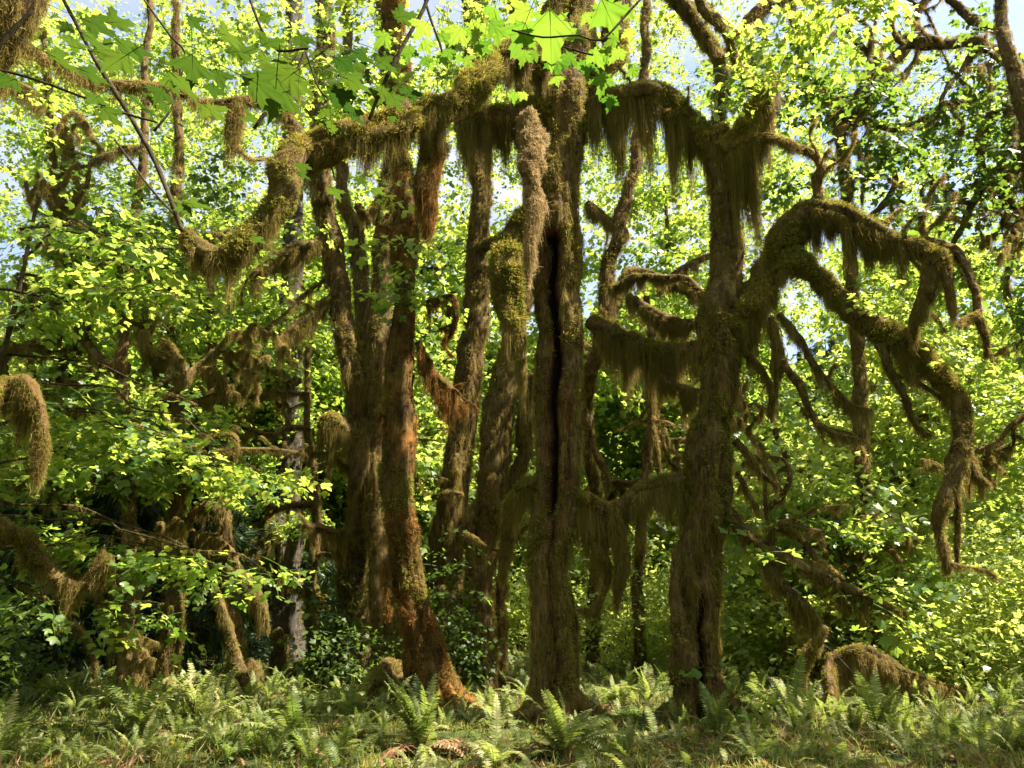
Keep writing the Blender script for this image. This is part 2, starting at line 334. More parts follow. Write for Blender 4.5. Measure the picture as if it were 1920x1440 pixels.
# ------------------------------------------------------------------ mossy limbs and trunks
def catmull(C, step):
    C = np.asarray(C, float)
    if len(C) == 2: C = np.stack([C[0], (C[0] + C[1]) / 2, C[1]])
    E = np.concatenate([[2 * C[0] - C[1]], C, [2 * C[-1] - C[-2]]]); out = []
    for i in range(len(C) - 1):
        p0, p1, p2, p3 = E[i:i + 4]; n = max(1, int(np.linalg.norm((p2 - p1)[:3]) / step))
        t = (np.arange(n) / n)[:, None]
        out.append(.5 * ((2 * p1) + (p2 - p0) * t + (2 * p0 - 5 * p1 + 4 * p2 - p3) * t ** 2 + (3 * p1 - p0 - 3 * p2 + p3) * t ** 3))
    out.append(C[-1:]); return np.concatenate(out)
class Limb: pass
def limb_geo(ctrl, ns=14, rough=.16, seed=0, flare=0, step=None, groove=None, wander=.0, burl=0):
    """ctrl rows: x y z r in metres"""
    ctrl = np.asarray(ctrl, float); r0 = ctrl[:, 3].max()
    C = catmull(ctrl, step or max(.035, r0 * .28)); pts, rad = C[:, :3].copy(), np.clip(C[:, 3], .004, None)
    n = len(pts); s = np.concatenate([[0], np.cumsum(np.linalg.norm(np.diff(pts, axis=0), axis=1))])
    q = np.stack([s * 1.7, 0 * s, 0 * s + seed], 1)
    pts[:, 0] += wander * vnoise(q, 1); pts[:, 1] += wander * vnoise(q + 9, 2); pts[:, 2] += wander * .6 * vnoise(q + 21, 3)
    T = np.gradient(pts, axis=0); T /= np.linalg.norm(T, axis=1)[:, None] + 1e-9
    A = np.zeros_like(T); up = np.array([0, -1.0, 0]) if abs(T[0][1]) < .8 else np.array([1.0, 0, 0])
    for i in range(n):
        a = up - T[i] * (up @ T[i]); a /= np.linalg.norm(a) + 1e-9; A[i] = a; up = a
    B = np.cross(T, A); th = np.arange(ns) * 2 * np.pi / ns
    S, TH = np.meshgrid(s, th, indexing='ij'); cs, sn = np.cos(TH), np.sin(TH)
    def N3(fr, fa, k):
        return vnoise(np.stack([(S * fr).ravel(), (cs * fa).ravel() + 7, (sn * fa).ravel() + seed * 3.7], 1), k).reshape(S.shape)
    d = 1 + rough * (1.0 * N3(1.1 / max(r0 * 2, .12), 1.1, 5) + .55 * N3(2.6 / max(r0 * 2, .12), 2.2, 6) + .3 * N3(6 / max(r0 * 2, .15), 5, 8))
    if r0 > .2: d += .10 * N3(2.2, 1.6, 15) + .15 * N3(.7, 3.4, 11) + .10 * N3(1.3, 7.5, 12) + .06 * N3(5, 9, 13)     # fluting
    if burl:
        for k in range(burl):
            bs, bt = rng.uniform(.1, 1) * s[-1], rng.uniform(0, 6.28); bw = rng.uniform(.12, .3)
            da = np.angle(np.exp(1j * (TH - bt))); d += rng.uniform(.15, .4) * np.exp(-((S - bs) / bw) ** 2 - (da / .7) ** 2)
    if flare:
        fl = np.exp(-S / (r0 * 1.0)); d += flare * fl * (.35 + .65 * np.clip(vnoise(np.stack([cs.ravel() * 2.2, sn.ravel() * 2.2, 0 * cs.ravel() + seed], 1), 14).reshape(S.shape) + .3, 0, 1))
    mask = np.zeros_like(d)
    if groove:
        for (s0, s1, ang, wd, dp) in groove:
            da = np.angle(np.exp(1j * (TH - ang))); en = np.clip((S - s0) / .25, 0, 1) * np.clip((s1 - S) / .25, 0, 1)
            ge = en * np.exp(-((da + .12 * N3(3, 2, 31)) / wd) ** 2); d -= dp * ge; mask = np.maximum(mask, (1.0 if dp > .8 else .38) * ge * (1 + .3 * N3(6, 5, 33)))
    d = np.clip(d, .12, 3); rr = rad[:, None] * d
    V = pts[:, None] + rr[..., None] * (cs[..., None] * A[:, None] + sn[..., None] * B[:, None])
    i = np.arange(n - 1)[:, None] * ns; j = np.arange(ns)[None]; k = (j + 1) % ns
    Q = np.stack([i + j, i + k, i + ns + k, i + ns + j], -1).reshape(-1, 4)
    VV = np.concatenate([V.reshape(-1, 3), pts[:1] - T[:1] * rad[0] * .3, pts[-1:] + T[-1:] * rad[-1] * .5])
    c0, c1 = n * ns, n * ns + 1
    T3 = np.concatenate([np.stack([np.full(ns, c0), (np.arange(ns) + 1) % ns, np.arange(ns)], 1),
                         np.stack([np.full(ns, c1), (n - 1) * ns + np.arange(ns), (n - 1) * ns + (np.arange(ns) + 1) % ns], 1)])
    L = Limb(); L.V, L.Q, L.T3, L.grid, L.pts, L.rad, L.s, L.T = VV, Q, T3, V, pts, rad, s, T
    L.mask = mask
    return L
def sample_limb(L, n, r=rng):
    G = L.grid; nr, ns = G.shape[:2]; wt = L.rad[:-1] * np.maximum(np.diff(L.s), 1e-6); wt = wt / wt.sum()
    i = r.choice(nr - 1, n, p=wt); j = r.integers(0, ns, n); k = (j + 1) % ns; u, v = r.random((2, n, 1))
    p = (1 - u) * ((1 - v) * G[i, j] + v * G[i, k]) + u * ((1 - v) * G[i + 1, j] + v * G[i + 1, k])
    nn = np.cross(G[i, k] - G[i, j], G[i + 1, j] - G[i, j]); nn /= np.linalg.norm(nn, axis=1)[:, None] + 1e-9
    out = p - L.pts[i]; L.rel = np.where(L.mask[i, j] > .3, .3, 1.0); nn *= np.sign((nn * out).sum(1))[:, None] + 1e-12
    return p, nn, i
def dir_euler(d):
    d = d / (np.linalg.norm(d, axis=1)[:, None] + 1e-9)
    return np.stack([0 * d[:, 0], np.arccos(np.clip(d[:, 2], -1, 1)), np.arctan2(d[:, 1], d[:, 0])], 1)
class Moss:
    def __init__(s, suf=''): s.d = {}; s.suf = suf
    def put(s, key, p, r, c):
        if s.suf == '_rust' and key == 'tuft':
            k = vnoise(p * 1.6, 90) > .05
            for a, b in zip(s.d.setdefault('tuft', [[], [], []]), (p, r, c)): a.append(b[~k])
            p, r, c = p[k], r[k], c[k]
        for a, b in zip(s.d.setdefault(key + s.suf, [[], [], []]), (p, r, c)): a.append(b)
def clothe(L, ms, fuzz=260, drape=0, dlen=(.1, .4), shag=0, seed=0, tsize=1.0):
    area = 2 * np.pi * np.sum(L.rad[:-1] * np.diff(L.s)); length = L.s[-1]
    n = int(area * fuzz * 1.5)
    if n:
        p, nn, ii = sample_limb(L, n); mk = vnoise(p * np.array([2.3, 2.3, 1.3]), 40 + seed) + 1.0 * nn[:, 2]; keep = (mk + (.14 if shag else .6) > rng.random(n) * .5 - .1) & (L.rel > .6); p, nn, ii = p[keep], nn[keep], ii[keep]
        d = nn + np.array([0, 0, -.45]) + rng.normal(0, .25, p.shape)
        sc = rng.uniform(.6, 1.5, len(p)) * tsize * np.clip(L.rad[ii] / .15, .42, 1) * np.clip(1 + .75 * vnoise(p * 5, 70), .35, 1.8); ms.put('tuft', p - nn * .006, dir_euler(d), np.repeat(sc[:, None], 3, 1))
    if shag:
        n = int(area * shag * 2.2); p, nn, _ = sample_limb(L, n); keep = (vnoise(p * np.array([2.3, 2.3, 1.3]), 40 + seed) < rng.random(n) * .6 - .02) & (L.rel > .62); p, nn = p[keep], nn[keep]; n = len(p)
        ln = rng.uniform(.05, .30, n) * (1 + .9 * vnoise(p * 1.7, 50 + seed)) * tsize + .03
        xy = (.35 + .5 * rng.random(n))
        ms.put('drape', p + nn * .012 + np.array([0, 0, .03]), np.stack([rng.normal(0, .05, n), rng.normal(0, .05, n), rng.uniform(0, 6.28, n)], 1),
               np.stack([xy, xy, ln * 1.4], 1))
    if drape:
        n = int(length * drape * 1.6); nc = max(3, int(length * 16)); cu = rng.random(nc) * L.s[-1]; cl = rng.random(nc) ** 1.6; cw = rng.uniform(.015, .07, nc); ck = rng.integers(0, nc, n)
        loose = rng.random(n) < .25; u = np.where(loose, rng.random(n) * L.s[-1], np.clip(cu[ck] + rng.normal(0, 1, n) * cw[ck], 0, L.s[-1]))
        c = np.stack([np.interp(u, L.s, L.pts[:, k]) for k in range(3)], 1); r = np.interp(u, L.s, L.rad)
        tx = np.stack([np.interp(u, L.s, L.T[:, k]) for k in range(3)], 1); hor = np.hypot(tx[:, 0], tx[:, 1])
        side = np.stack([-tx[:, 1], tx[:, 0], 0 * u], 1) / (hor[:, None] + .05)
        off = np.clip(np.where(loose, rng.uniform(-.95, .95, n), rng.uniform(-.9, .9, nc)[ck] + rng.normal(0, .2, n)), -.95, .95); p = c + side * (off * r)[:, None]; p[:, 2] -= r * np.sqrt(1 - off ** 2) * .55 - .02
        nz = .5 + .5 * vnoise(np.stack([u * 1.6, 0 * u + seed, 0 * u], 1), 60) ; nz2 = .5 + .5 * vnoise(np.stack([u * 6.5, 0 * u + seed, 0 * u], 1), 61)
        nz3 = .5 + .5 * vnoise(np.stack([u * 19, 0 * u + seed, 0 * u], 1), 62); ln = dlen[0] + (dlen[1] - dlen[0]) * np.where(loose, .5 * rng.random(n), (.25 + 1.1 * cl[ck]) * rng.uniform(.45, 1.1, n)) * (.45 + .9 * nz); ln *= .35 + .65 * hor; xy = rng.uniform(.35, .8, n)
        ms.put('drape', p, np.stack([0 * ln, 0 * ln, rng.uniform(0, 6.28, n)], 1), np.stack([xy, xy, np.maximum(ln, .03) * 1.25], 1))
def px(pts, Y0):
    """rows (x, y, r[, Y]) in photograph pixels -> metres, each at its own distance Y"""
    out = []; Y = Y0
    for p in pts:
        if len(p) > 3: Y = p[3]
        out.append([*P(p[0], p[1], Y), RW(p[0], p[1], Y, p[2])])
    return np.array(out)
SEED = [0]
def twigs(parts):
    out = []
    for pn, c, op in parts:
        if pn != 'limb' or op.get('twig', 1) == 0: continue
        c = np.asarray(c); Ln = np.linalg.norm(np.diff(c[:, :3], axis=0), axis=1).sum(); k = int(min(4, Ln * 1.2 + rng.random()))
        for _ in range(k):
            u = rng.uniform(.25, 1) * (len(c) - 1); i = min(int(u), len(c) - 2); q = c[i] + (c[i + 1] - c[i]) * (u - i); tdir = c[i + 1, :3] - c[i, :3]; tdir /= np.linalg.norm(tdir) + 1e-9
            d = tdir * .6 + rng.normal(0, .6, 3) + np.array([0, 0, .15]); d /= np.linalg.norm(d); ln = rng.uniform(.25, .85); r = min(q[3] * .35, .03); pts = [q[:3]]; 
            for s_ in range(4): d = d + rng.normal(0, .38, 3) + np.array([0, 0, -.06]); d /= np.linalg.norm(d); pts.append(pts[-1] + d * ln / 4)
            out.append(('twig', np.array([[*p, r * f] for p, f in zip(pts, (1, .75, .55, .4, .2))]), dict(ns=6, rough=.25, fuzz=120, drape=60, dlen=(.03, .2), tsize=.7, step=.05)))
    return out
def roots(parts):
    pn, c, op = parts[0]
    if pn != 'trunk' or op.get('flare', 0) < .5 or c[0][3] < .22: return []
    out = []; R0 = c[0][3]; n = 6; a0 = rng.uniform(0, 6)
    for k in range(n):
        a = a0 + k * 6.283 / n + rng.normal(0, .3); d = np.array([math.cos(a), math.sin(a)]); ln = R0 * rng.uniform(1.6, 2.6); pts = []
        for u, h, r in ((.45, R0 * 1.1, .30), (.9, R0 * .5, .27), (1.5, .10, .20), (2.1, -.02, .12), (2.6, -.12, .06)):
            x, y = c[0][0] + d[0] * R0 * u * ln / R0 / 2.1, c[0][1] + d[1] * R0 * u * ln / R0 / 2.1; pts.append([x, y, float(gz(x, y)) + h, R0 * r])
        out.append(('root', np.array(pts), dict(ns=12, rough=.25, fuzz=260, shag=60, drape=0, wander=.03)))
    return out
def tree(name, label, base, parts, cat='tree', mat='bark', suffix='', group=None):
    """parts: list of (part_name, ctrl, options)"""
    t = thing(name, label, cat, base, group); ms = Moss(suffix); Ls = []; parts = parts + twigs(parts) + roots(parts)
    for pn, ctrl, op in parts:
        SEED[0] += 1; op = dict(op); cl = {k: op.pop(k) for k in ('fuzz', 'drape', 'dlen', 'shag', 'tsize') if k in op}; mt = op.pop('mat', mat)
        ms.suf = op.pop('suf', suffix); op.pop('twig', 0); L = limb_geo(ctrl, seed=SEED[0], **op)
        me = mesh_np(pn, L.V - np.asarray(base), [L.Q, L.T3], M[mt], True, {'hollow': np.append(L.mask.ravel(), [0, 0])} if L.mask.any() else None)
        link(pn, me, t); clothe(L, ms, seed=SEED[0], **cl); Ls.append(L)
    for key, a in ms.d.items():
        if a[0]: scatter('moss_cover' if key[0] == 't' else 'hanging_moss', key, np.concatenate(a[0]), np.concatenate(a[1]), np.concatenate(a[2]), t, base)
    return t, Ls
def sprays(n, c, e, clump=.55, layer=.16, dens=9, r=rng):
    """leaf sprays in an ellipsoid: clumped and layered; returns pts, rot, scale"""
    nc = max(1, n // dens); u = r.normal(size=(nc, 3)); u /= np.linalg.norm(u, axis=1)[:, None]
    cc = np.asarray(c) + u * (r.random(nc) ** .45)[:, None] * np.asarray(e)
    k = r.integers(0, nc, n); p = cc[k] + r.normal(size=(n, 3)) * np.array([clump, clump, layer])
    rot = np.stack([r.normal(-.15, .35, n), r.normal(0, .35, n), r.uniform(0, 6.28, n)], 1)
    return p, rot, r.uniform(.7, 1.35, n)
def crown(t, base, blobs, key='leaf', name='crown', clump=.55, layer=.16, dens=9):
    ps, rs, ss = [], [], []
    for (n, c, e) in blobs:
        p, r_, s = sprays(int(n), c, e, clump, layer, dens); ps.append(p); rs.append(r_); ss.append(s)
    return scatter(name, key, np.concatenate(ps), np.concatenate(rs), np.concatenate(ss), t, base)
def pblob(n, x, y, rx, ry, Y, dY):
    """ellipsoid crown volume centred on photograph pixel (x, y) at distance Y"""
    return (n, P(x, y, Y), (RW(x, y, Y, rx), dY, RW(x, y, Y, ry)))

# ------------------------------------------------------------------ ground
def build_ground():
    xs = np.concatenate([-np.geomspace(14, 260, 26)[::-1], np.linspace(-13.6, 13.6, 110), np.geomspace(14, 260, 26)])
    ys = np.concatenate([-np.geomspace(8, 60, 8)[::-1], np.linspace(-7, 30, 140), np.geomspace(30.5, 420, 60)])
    X, Y = np.meshgrid(xs, ys); Z = gz(X, Y); V = np.stack([X, Y, Z], -1).reshape(-1, 3); nx = len(xs)
    i = (np.arange(len(ys) - 1)[:, None] * nx + np.arange(nx - 1)[None]).ravel()
    m = barkmat('forest_floor', [(.25, (.02, .018, .008)), (.45, (.045, .05, .016)), (.6, (.07, .085, .022)), (.8, (.11, .09, .04))], (.06, .09, .02), 1.2, 1, .8)
    link('ground', mesh_np('ground', V, [np.stack([i, i + 1, i + nx + 1, i + nx], 1)], m), kind='structure')
build_ground()
def gp(x, Y, r=0): 
    X = (x - 960) / F_PX * Y / 1.0
    return np.array([X, Y, float(gz(X, Y))])

# ------------------------------------------------------------------ the big maples
def groundstart(ctrl):
    c = ctrl.copy(); g = float(gz(c[0, 0], c[0, 1])); c[0, 2] = g - .25; return c
def base_of(c): return (float(c[0, 0]), float(c[0, 1]), float(gz(c[0, 0], c[0, 1])))
TR = dict(ns=40, rough=.17, flare=.9, shag=62, fuzz=260, drape=0, wander=.05)
LB = dict(ns=16, rough=.40, fuzz=460, drape=150, dlen=(.10, .55), wander=.07)
TW = dict(ns=9, rough=.36, fuzz=300, drape=70, dlen=(.04, .26), wander=.11)

# central maple
c = groundstart(px([(1044, 1352, 62), (1042, 1290, 52), (1037, 1200, 47), (1034, 1080, 44), (1036, 980, 43), (1042, 880, 46), (1048, 760, 46), (1048, 640, 46),
     (1045, 540, 48), (1045, 430, 50), (1046, 330, 50), (1050, 230, 52), (1060, 130, 50), (1075, 40, 44), (1085, -60, 40), (1100, -220, 36), (1110, -420, 28), (1115, -700, 16)], 11.0))
THIN = np.array([1, 1, 1, .68])
L_ = lambda pts, Y, **k: ('limb', px(pts, Y) * THIN, {**LB, **k})
B_ = lambda pts, Y, **k: ('branch', px(pts, Y) * THIN, {**TW, **k})
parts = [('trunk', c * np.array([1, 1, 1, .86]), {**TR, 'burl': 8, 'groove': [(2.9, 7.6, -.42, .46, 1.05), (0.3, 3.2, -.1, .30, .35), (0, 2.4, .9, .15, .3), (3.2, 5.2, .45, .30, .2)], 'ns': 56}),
  L_([(1040, 150, 36, 10.8), (990, 108, 42, 10.2), (930, 122, 42, 9.6), (880, 160, 38, 9.2), (830, 200, 36, 9), (760, 225, 38, 8.8), (690, 250, 38, 8.6),
      (620, 270, 42, 8.5), (560, 290, 40, 8.4), (535, 350, 38, 8.3), (495, 405, 30, 8.2), (450, 452, 32, 8.1), (400, 482, 30, 8), (358, 468, 26, 8), (345, 435, 12, 8)], 10.8, drape=260, dlen=(.08, .62), fuzz=650, ns=22),
  L_([(1085, 200, 30), (1130, 190, 32), (1190, 182, 30), (1240, 186, 30), (1285, 222, 28), (1325, 262, 28, 10.8), (1352, 300, 30, 10.7)], 11, drape=620, dlen=(.15, 1.7), fuzz=700, ns=20),
  L_([(1015, 400, 34), (965, 455, 44, 10.8), (942, 520, 40, 10.7), (948, 590, 30, 10.7), (975, 660, 14, 10.7)], 10.9, drape=650, dlen=(.2, 1.3), fuzz=700, ns=22),
  L_([(1010, 215, 46), (960, 225, 34, 10.7), (900, 228, 30, 10.6), (862, 240, 20, 10.6)], 10.9, drape=420, dlen=(.15, 1.05), fuzz=700),
  L_([(990, 215, 20, 10.2), (998, 250, 27, 10.1), (1000, 320, 22, 10), (1001, 390, 17, 10), (996, 450, 11, 10), (991, 500, 6, 10), (989, 540, 2, 10)], 10, drape=40, dlen=(.08, .2), shag=300, fuzz=1500, tsize=.85, suf='_tan', twig=0, rough=.6, wander=.03),
  L_([(815, 215, 24, 9.2), (815, 290, 30, 9.3), (805, 350, 26, 9.3), (800, 405, 17, 9.3), (800, 440, 6, 9.3)], 9.2, shag=420, drape=0, fuzz=900, suf='_rust', twig=0),
  L_([(1070, 930, 22), (1100, 950, 26, 10.9), (1140, 955, 24), (1180, 935, 21), (1225, 915, 20), (1290, 905, 22)], 11, drape=620, dlen=(.15, .78), fuzz=800),
  L_([(1155, 960, 12, 10.8), (1162, 1020, 16), (1165, 1065, 15), (1155, 1110, 8), (1158, 1140, 3)], 10.8, drape=60, shag=500, dlen=(.1, .3)),
  L_([(1088, 985, 13), (1118, 1030, 12), (1138, 1065, 10), (1132, 1115, 7), (1112, 1160, 3)], 10.9, drape=160, dlen=(.05, .3)),
  L_([(1000, 130, 30, 10.6), (1020, 60, 24, 10.5), (1060, -40, 20, 10.4), (1120, -160, 14, 10.2)], 10.6),
  L_([(1085, 160, 34), (1140, 110, 32, 11.3), (1160, 40, 30, 11.5), (1165, -60, 28, 11.6), (1180, -250, 22, 11.6)], 11, drape=200, dlen=(.1, .7)),
  L_([(1000, 900, 20), (975, 930, 24, 11.4), (950, 990, 18, 11.6), (945, 1060, 10, 11.8)], 11, drape=300, dlen=(.2, .9)),
  B_([(570, 300, 14, 8.5), (555, 240, 18, 8.5), (545, 215, 12, 8.6)], 8.5, drape=200, dlen=(.1, .5)),
  B_([(560, 215, 10, 8.6), (500, 205, 11, 8.3), (420, 182, 12, 8), (330, 165, 11, 7.6), (220, 150, 10, 7.2), (130, 125, 10, 6.8), (60, 92, 9, 6.5), (-40, 50, 9, 6.2)], 8.6, drape=140, dlen=(.06, .35), fuzz=500),
  B_([(455, 185, 8, 8.1), (450, 215, 16, 8.1), (440, 250, 13, 8.1), (442, 290, 5, 8.1)], 8.1, shag=500, drape=40, dlen=(.1, .5)),
]
t_mid, Ls = tree('maple_tree', 'thickest moss hung maple in the middle, with a black hollow slit down its trunk', base_of(c), parts)
crown(t_mid, base_of(c), [(200, (-1, 10, 13.5), (5, 4, 2.2)), (70, (2.5, 15, 15), (5, 2, 3)), (90, P(560, 90, 11), (2.5, 2, 1.2)), (90, (-3.5, 8, 12.0), (4, 3, 1.6))], dens=22)

# right maple
c = groundstart(px([(1320, 1358, 66), (1316, 1300, 58), (1306, 1200, 51), (1308, 1120, 48), (1312, 1050, 48), (1322, 950, 45), (1328, 880, 47), (1340, 800, 43), (1348, 720, 43),
     (1350, 640, 43), (1355, 560, 37), (1358, 480, 32), (1360, 400, 32), (1360, 330, 42), (1352, 275, 40), (1350, 240, 24)], 10.7))
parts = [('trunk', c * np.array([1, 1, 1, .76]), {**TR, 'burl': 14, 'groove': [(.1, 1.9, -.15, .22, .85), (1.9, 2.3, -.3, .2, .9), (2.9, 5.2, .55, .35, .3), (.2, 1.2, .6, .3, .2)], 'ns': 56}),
  ('stub', px([(1285, 1280, 22, 10.5), (1276, 1180, 20, 10.45), (1270, 1110, 14, 10.45), (1266, 1055, 8, 10.45), (1269, 1018, 2, 10.45)], 10.45), dict(ns=14, rough=.55, fuzz=160, shag=60, wander=.03)),
  L_([(1360, 300, 34), (1400, 262, 34, 10.4), (1428, 215, 34, 10.3), (1442, 165, 26, 10.3), (1444, 140, 14, 10.3)], 10.6, drape=650, dlen=(.2, 1.8), fuzz=700, ns=20),
  L_([(1375, 625, 36), (1420, 540, 36), (1465, 462, 36), (1510, 402, 34, 10.4), (1560, 402, 34, 10.2), (1620, 430, 27, 10), (1690, 452, 25, 9.8), (1750, 474, 26, 9.6), (1778, 520, 15, 9.6), (1780, 560, 5, 9.6)], 10.6, drape=480, dlen=(.12, 1.0), fuzz=700, ns=20),
  L_([(1448, 520, 20, 10.5), (1480, 490, 26, 10.45), (1515, 500, 26, 10.4), (1562, 538, 24, 10.4), (1620, 588, 25, 10.2), (1680, 630, 27, 10.1), (1740, 680, 26, 10), (1788, 740, 24, 9.9), (1800, 805, 22, 9.8), (1780, 870, 22, 9.8), (1766, 950, 15, 9.7), (1766, 1015, 9, 9.7), (1765, 1070, 4, 9.7)], 10.4, drape=420, dlen=(.1, .62), fuzz=700, ns=18),
  L_([(1800, 800, 14, 9.8), (1818, 850, 12), (1835, 885, 9), (1855, 905, 6)], 9.8, drape=260, dlen=(.05, .4)),
  L_([(1780, 880, 9, 9.8), (1800, 960, 7), (1802, 1010, 7), (1803, 1060, 3)], 9.8, drape=120, dlen=(.05, .3)),
  L_([(1760, 500, 22, 9.6), (1735, 560, 18, 9.7), (1705, 620, 11, 9.9), (1700, 640, 8, 10)], 9.6, drape=520, dlen=(.1, .6)),
  L_([(1725, 440, 10, 9.7), (1785, 470, 13, 9.6), (1820, 530, 11, 9.5), (1835, 590, 10, 9.5), (1853, 640, 7, 9.5), (1850, 670, 3, 9.5)], 9.7, drape=160, dlen=(.04, .3)),
  L_([(1372, 955, 17, 10.6), (1402, 1000, 18, 10.4), (1440, 1032, 16, 10.2), (1500, 1065, 14, 10), (1560, 1095, 13, 9.9), (1620, 1120, 11, 9.8), (1690, 1152, 4, 9.7)], 10.6, drape=260, dlen=(.05, .45)),
  L_([(1442, 1035, 10, 10.2), (1452, 990, 10, 10.1), (1480, 975, 8, 10), (1520, 992, 6, 10), (1550, 1000, 3, 10)], 10.2, drape=100, dlen=(.04, .2)),
  L_([(1455, 985, 9, 10.1), (1495, 1010, 9, 10.1), (1520, 1050, 8, 10), (1535, 1075, 6, 10)], 10, drape=60, dlen=(.03, .15)),
  L_([(1440, 1050, 9, 10.2), (1475, 1100, 13, 10.1), (1510, 1130, 12, 10), (1530, 1155, 8, 10), (1530, 1180, 4, 10)], 10.2, drape=420, dlen=(.1, .5)),
  L_([(1560, 1095, 8, 9.9), (1575, 1125, 7, 9.9), (1598, 1150, 4, 9.9)], 9.9, drape=90),
  L_([(1655, 650, 13, 10.1), (1668, 690, 11), (1695, 740, 9), (1725, 790, 6), (1755, 815, 3)], 10.1, drape=150, dlen=(.04, .3)),
  B_([(1690, 690, 5, 10.1), (1740, 735, 6), (1785, 760, 4)], 10.1),
  L_([(1530, 392, 16, 10.3), (1538, 345, 13, 10.3), (1545, 310, 11, 10.2), (1520, 282, 9, 10.2), (1470, 262, 8, 10.1), (1400, 250, 7, 10.2)], 10.3, drape=220, dlen=(.04, .28)),
  L_([(1345, 280, 22, 10.7), (1352, 190, 18, 10.8), (1345, 110, 18, 10.8), (1315, 50, 19, 10.8), (1262, -20, 22, 10.8), (1230, -120, 20, 10.8)], 10.7, drape=260, dlen=(.06, .5)),
  L_([(1400, 170, 8, 10.5), (1385, 120, 11), (1362, 70, 13), (1325, 20, 14), (1290, -40, 14)], 10.5, drape=160, dlen=(.05, .3)),
  L_([(1375, 70, 10, 10.5), (1420, 20, 13), (1480, -10, 12), (1560, -60, 10)], 10.5, drape=260, dlen=(.05, .4)),
  L_([(1440, 600, 7, 10.2), (1450, 650, 9), (1452, 700, 6)], 10.2, shag=300, drape=30),
  L_([(1390, 640, 9, 10.5), (1430, 700, 8), (1450, 740, 7), (1450, 780, 4)], 10.5, drape=90),
  L_([(1462, 680, 8, 10.2), (1490, 720, 11), (1500, 755, 8), (1530, 790, 8), (1570, 810, 6), (1620, 830, 3)], 10.2, drape=120, dlen=(.04, .25)),
  L_([(1450, 590, 9, 10.2), (1500, 640, 9), (1530, 690, 8), (1590, 750, 6), (1640, 770, 3)], 10.2, drape=90),
  L_([(1380, 820, 9, 10.6), (1410, 850, 9), (1440, 890, 7), (1460, 910, 4)], 10.6, drape=80),
  L_([(1375, 880, 7, 10.6), (1405, 920, 6), (1430, 950, 4)], 10.6, drape=80),
  B_([(1735, 440, 8, 9.7), (1728, 400, 9), (1740, 360, 6), (1765, 330, 3)], 9.7), B_([(1740, 430, 6, 9.7), (1765, 400, 7), (1785, 360, 4)], 9.7),
  B_([(1320, 550, 9, 11), (1290, 530, 10, 11.3), (1240, 525, 11, 11.6), (1195, 520, 11, 12), (1150, 545, 12, 12.2)], 11, drape=160, dlen=(.05, .3)),
  B_([(1320, 640, 18, 10.8), (1270, 655, 20, 11.2), (1220, 650, 20, 11.6), (1170, 625, 20, 12), (1110, 600, 22, 12.4)], 10.8, drape=560, dlen=(.15, 1.0), ns=14, fuzz=600),
  B_([(1310, 740, 12, 10.9), (1270, 715, 11, 11.2), (1230, 690, 8, 11.5)], 10.9, drape=300, dlen=(.1, .6)),
  B_([(1310, 600, 10, 10.9), (1260, 600, 13, 11.4), (1210, 580, 12, 11.8), (1170, 555, 10, 12)], 10.9, drape=360, dlen=(.1, .6)),
]
t_right, _ = tree('maple_tree', 'rightmost big maple with a low broken stub and long drooping limbs to its right', base_of(c), parts)
crown(t_right, base_of(c), [  pblob(16, 1370, 150, 60, 90, 10.3, .6), pblob(70, 1500, 20, 300, 60, 9, 1.2)], clump=.4, dens=14)

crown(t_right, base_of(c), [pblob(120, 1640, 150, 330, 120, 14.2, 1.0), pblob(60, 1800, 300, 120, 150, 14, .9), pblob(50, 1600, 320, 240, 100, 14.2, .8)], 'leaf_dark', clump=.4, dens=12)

crown(t_right, base_of(c), [pblob(7, 1700, 410, 60, 22, 9.6, .2), pblob(5, 1540, 300, 40, 30, 10.1, .2), pblob(7, 1490, 1000, 50, 40, 10, .2), pblob(12, 1650, 1130, 90, 40, 9.7, .3), pblob(5, 1600, 560, 60, 40, 9.9, .2), pblob(6, 1830, 640, 50, 50, 9.4, .2), pblob(4, 1370, 1290, 40, 30, 10, .2), pblob(6, 1400, 160, 50, 60, 10, .2)], name='leafy_sprigs', clump=.15, dens=2)
# leaning rusty maple
c = groundstart(px([(822, 1325, 62, 12.6), (803, 1260, 50, 12.5), (786, 1160, 39, 12.3), (766, 1060, 37, 12.2), (751, 960, 35, 12), (746, 880, 37), (748, 800, 35), (754, 700, 33), (760, 620, 27),
     (763, 520, 25), (758, 440, 30), (752, 300, 23), (745, 150, 27), (740, 0, 27), (735, -200, 22), (730, -500, 14)], 12.6))
parts = [('trunk', c * np.array([1, 1, 1, .74]), {**TR, 'burl': 20, 'ns': 48, 'shag': 25, 'fuzz': 380}),
  L_([(785, 430, 14, 12), (750, 435, 24, 11.8), (735, 460, 14, 11.8)], 12, drape=500, dlen=(.1, .7)),
  L_([(785, 640, 10, 12), (812, 700, 17, 12.2), (845, 730, 14, 12.4), (872, 765, 8, 12.8)], 12, drape=520, dlen=(.1, .75)),
  L_([(728, 1060, 14, 12), (733, 1100, 10), (736, 1150, 4)], 12, shag=300, drape=0),
  L_([(800, 570, 6, 12), (850, 560, 6, 12), (850, 600, 8, 12), (825, 640, 4, 12)], 12, drape=120),
  L_([(740, 780, 10, 11.9), (712, 770, 14, 11.9), (705, 790, 8, 11.9)], 12, drape=100, dlen=(.05, .2)),
]
t_lean, _ = tree('maple_tree', 'leaning maple trunk with swollen rust orange moss, left of the thickest trunk', base_of(c), parts, mat='rust', suffix='_rust')
crown(t_lean, base_of(c), [(170, (-3, 13, 14), (4, 3, 2.2))], dens=22)
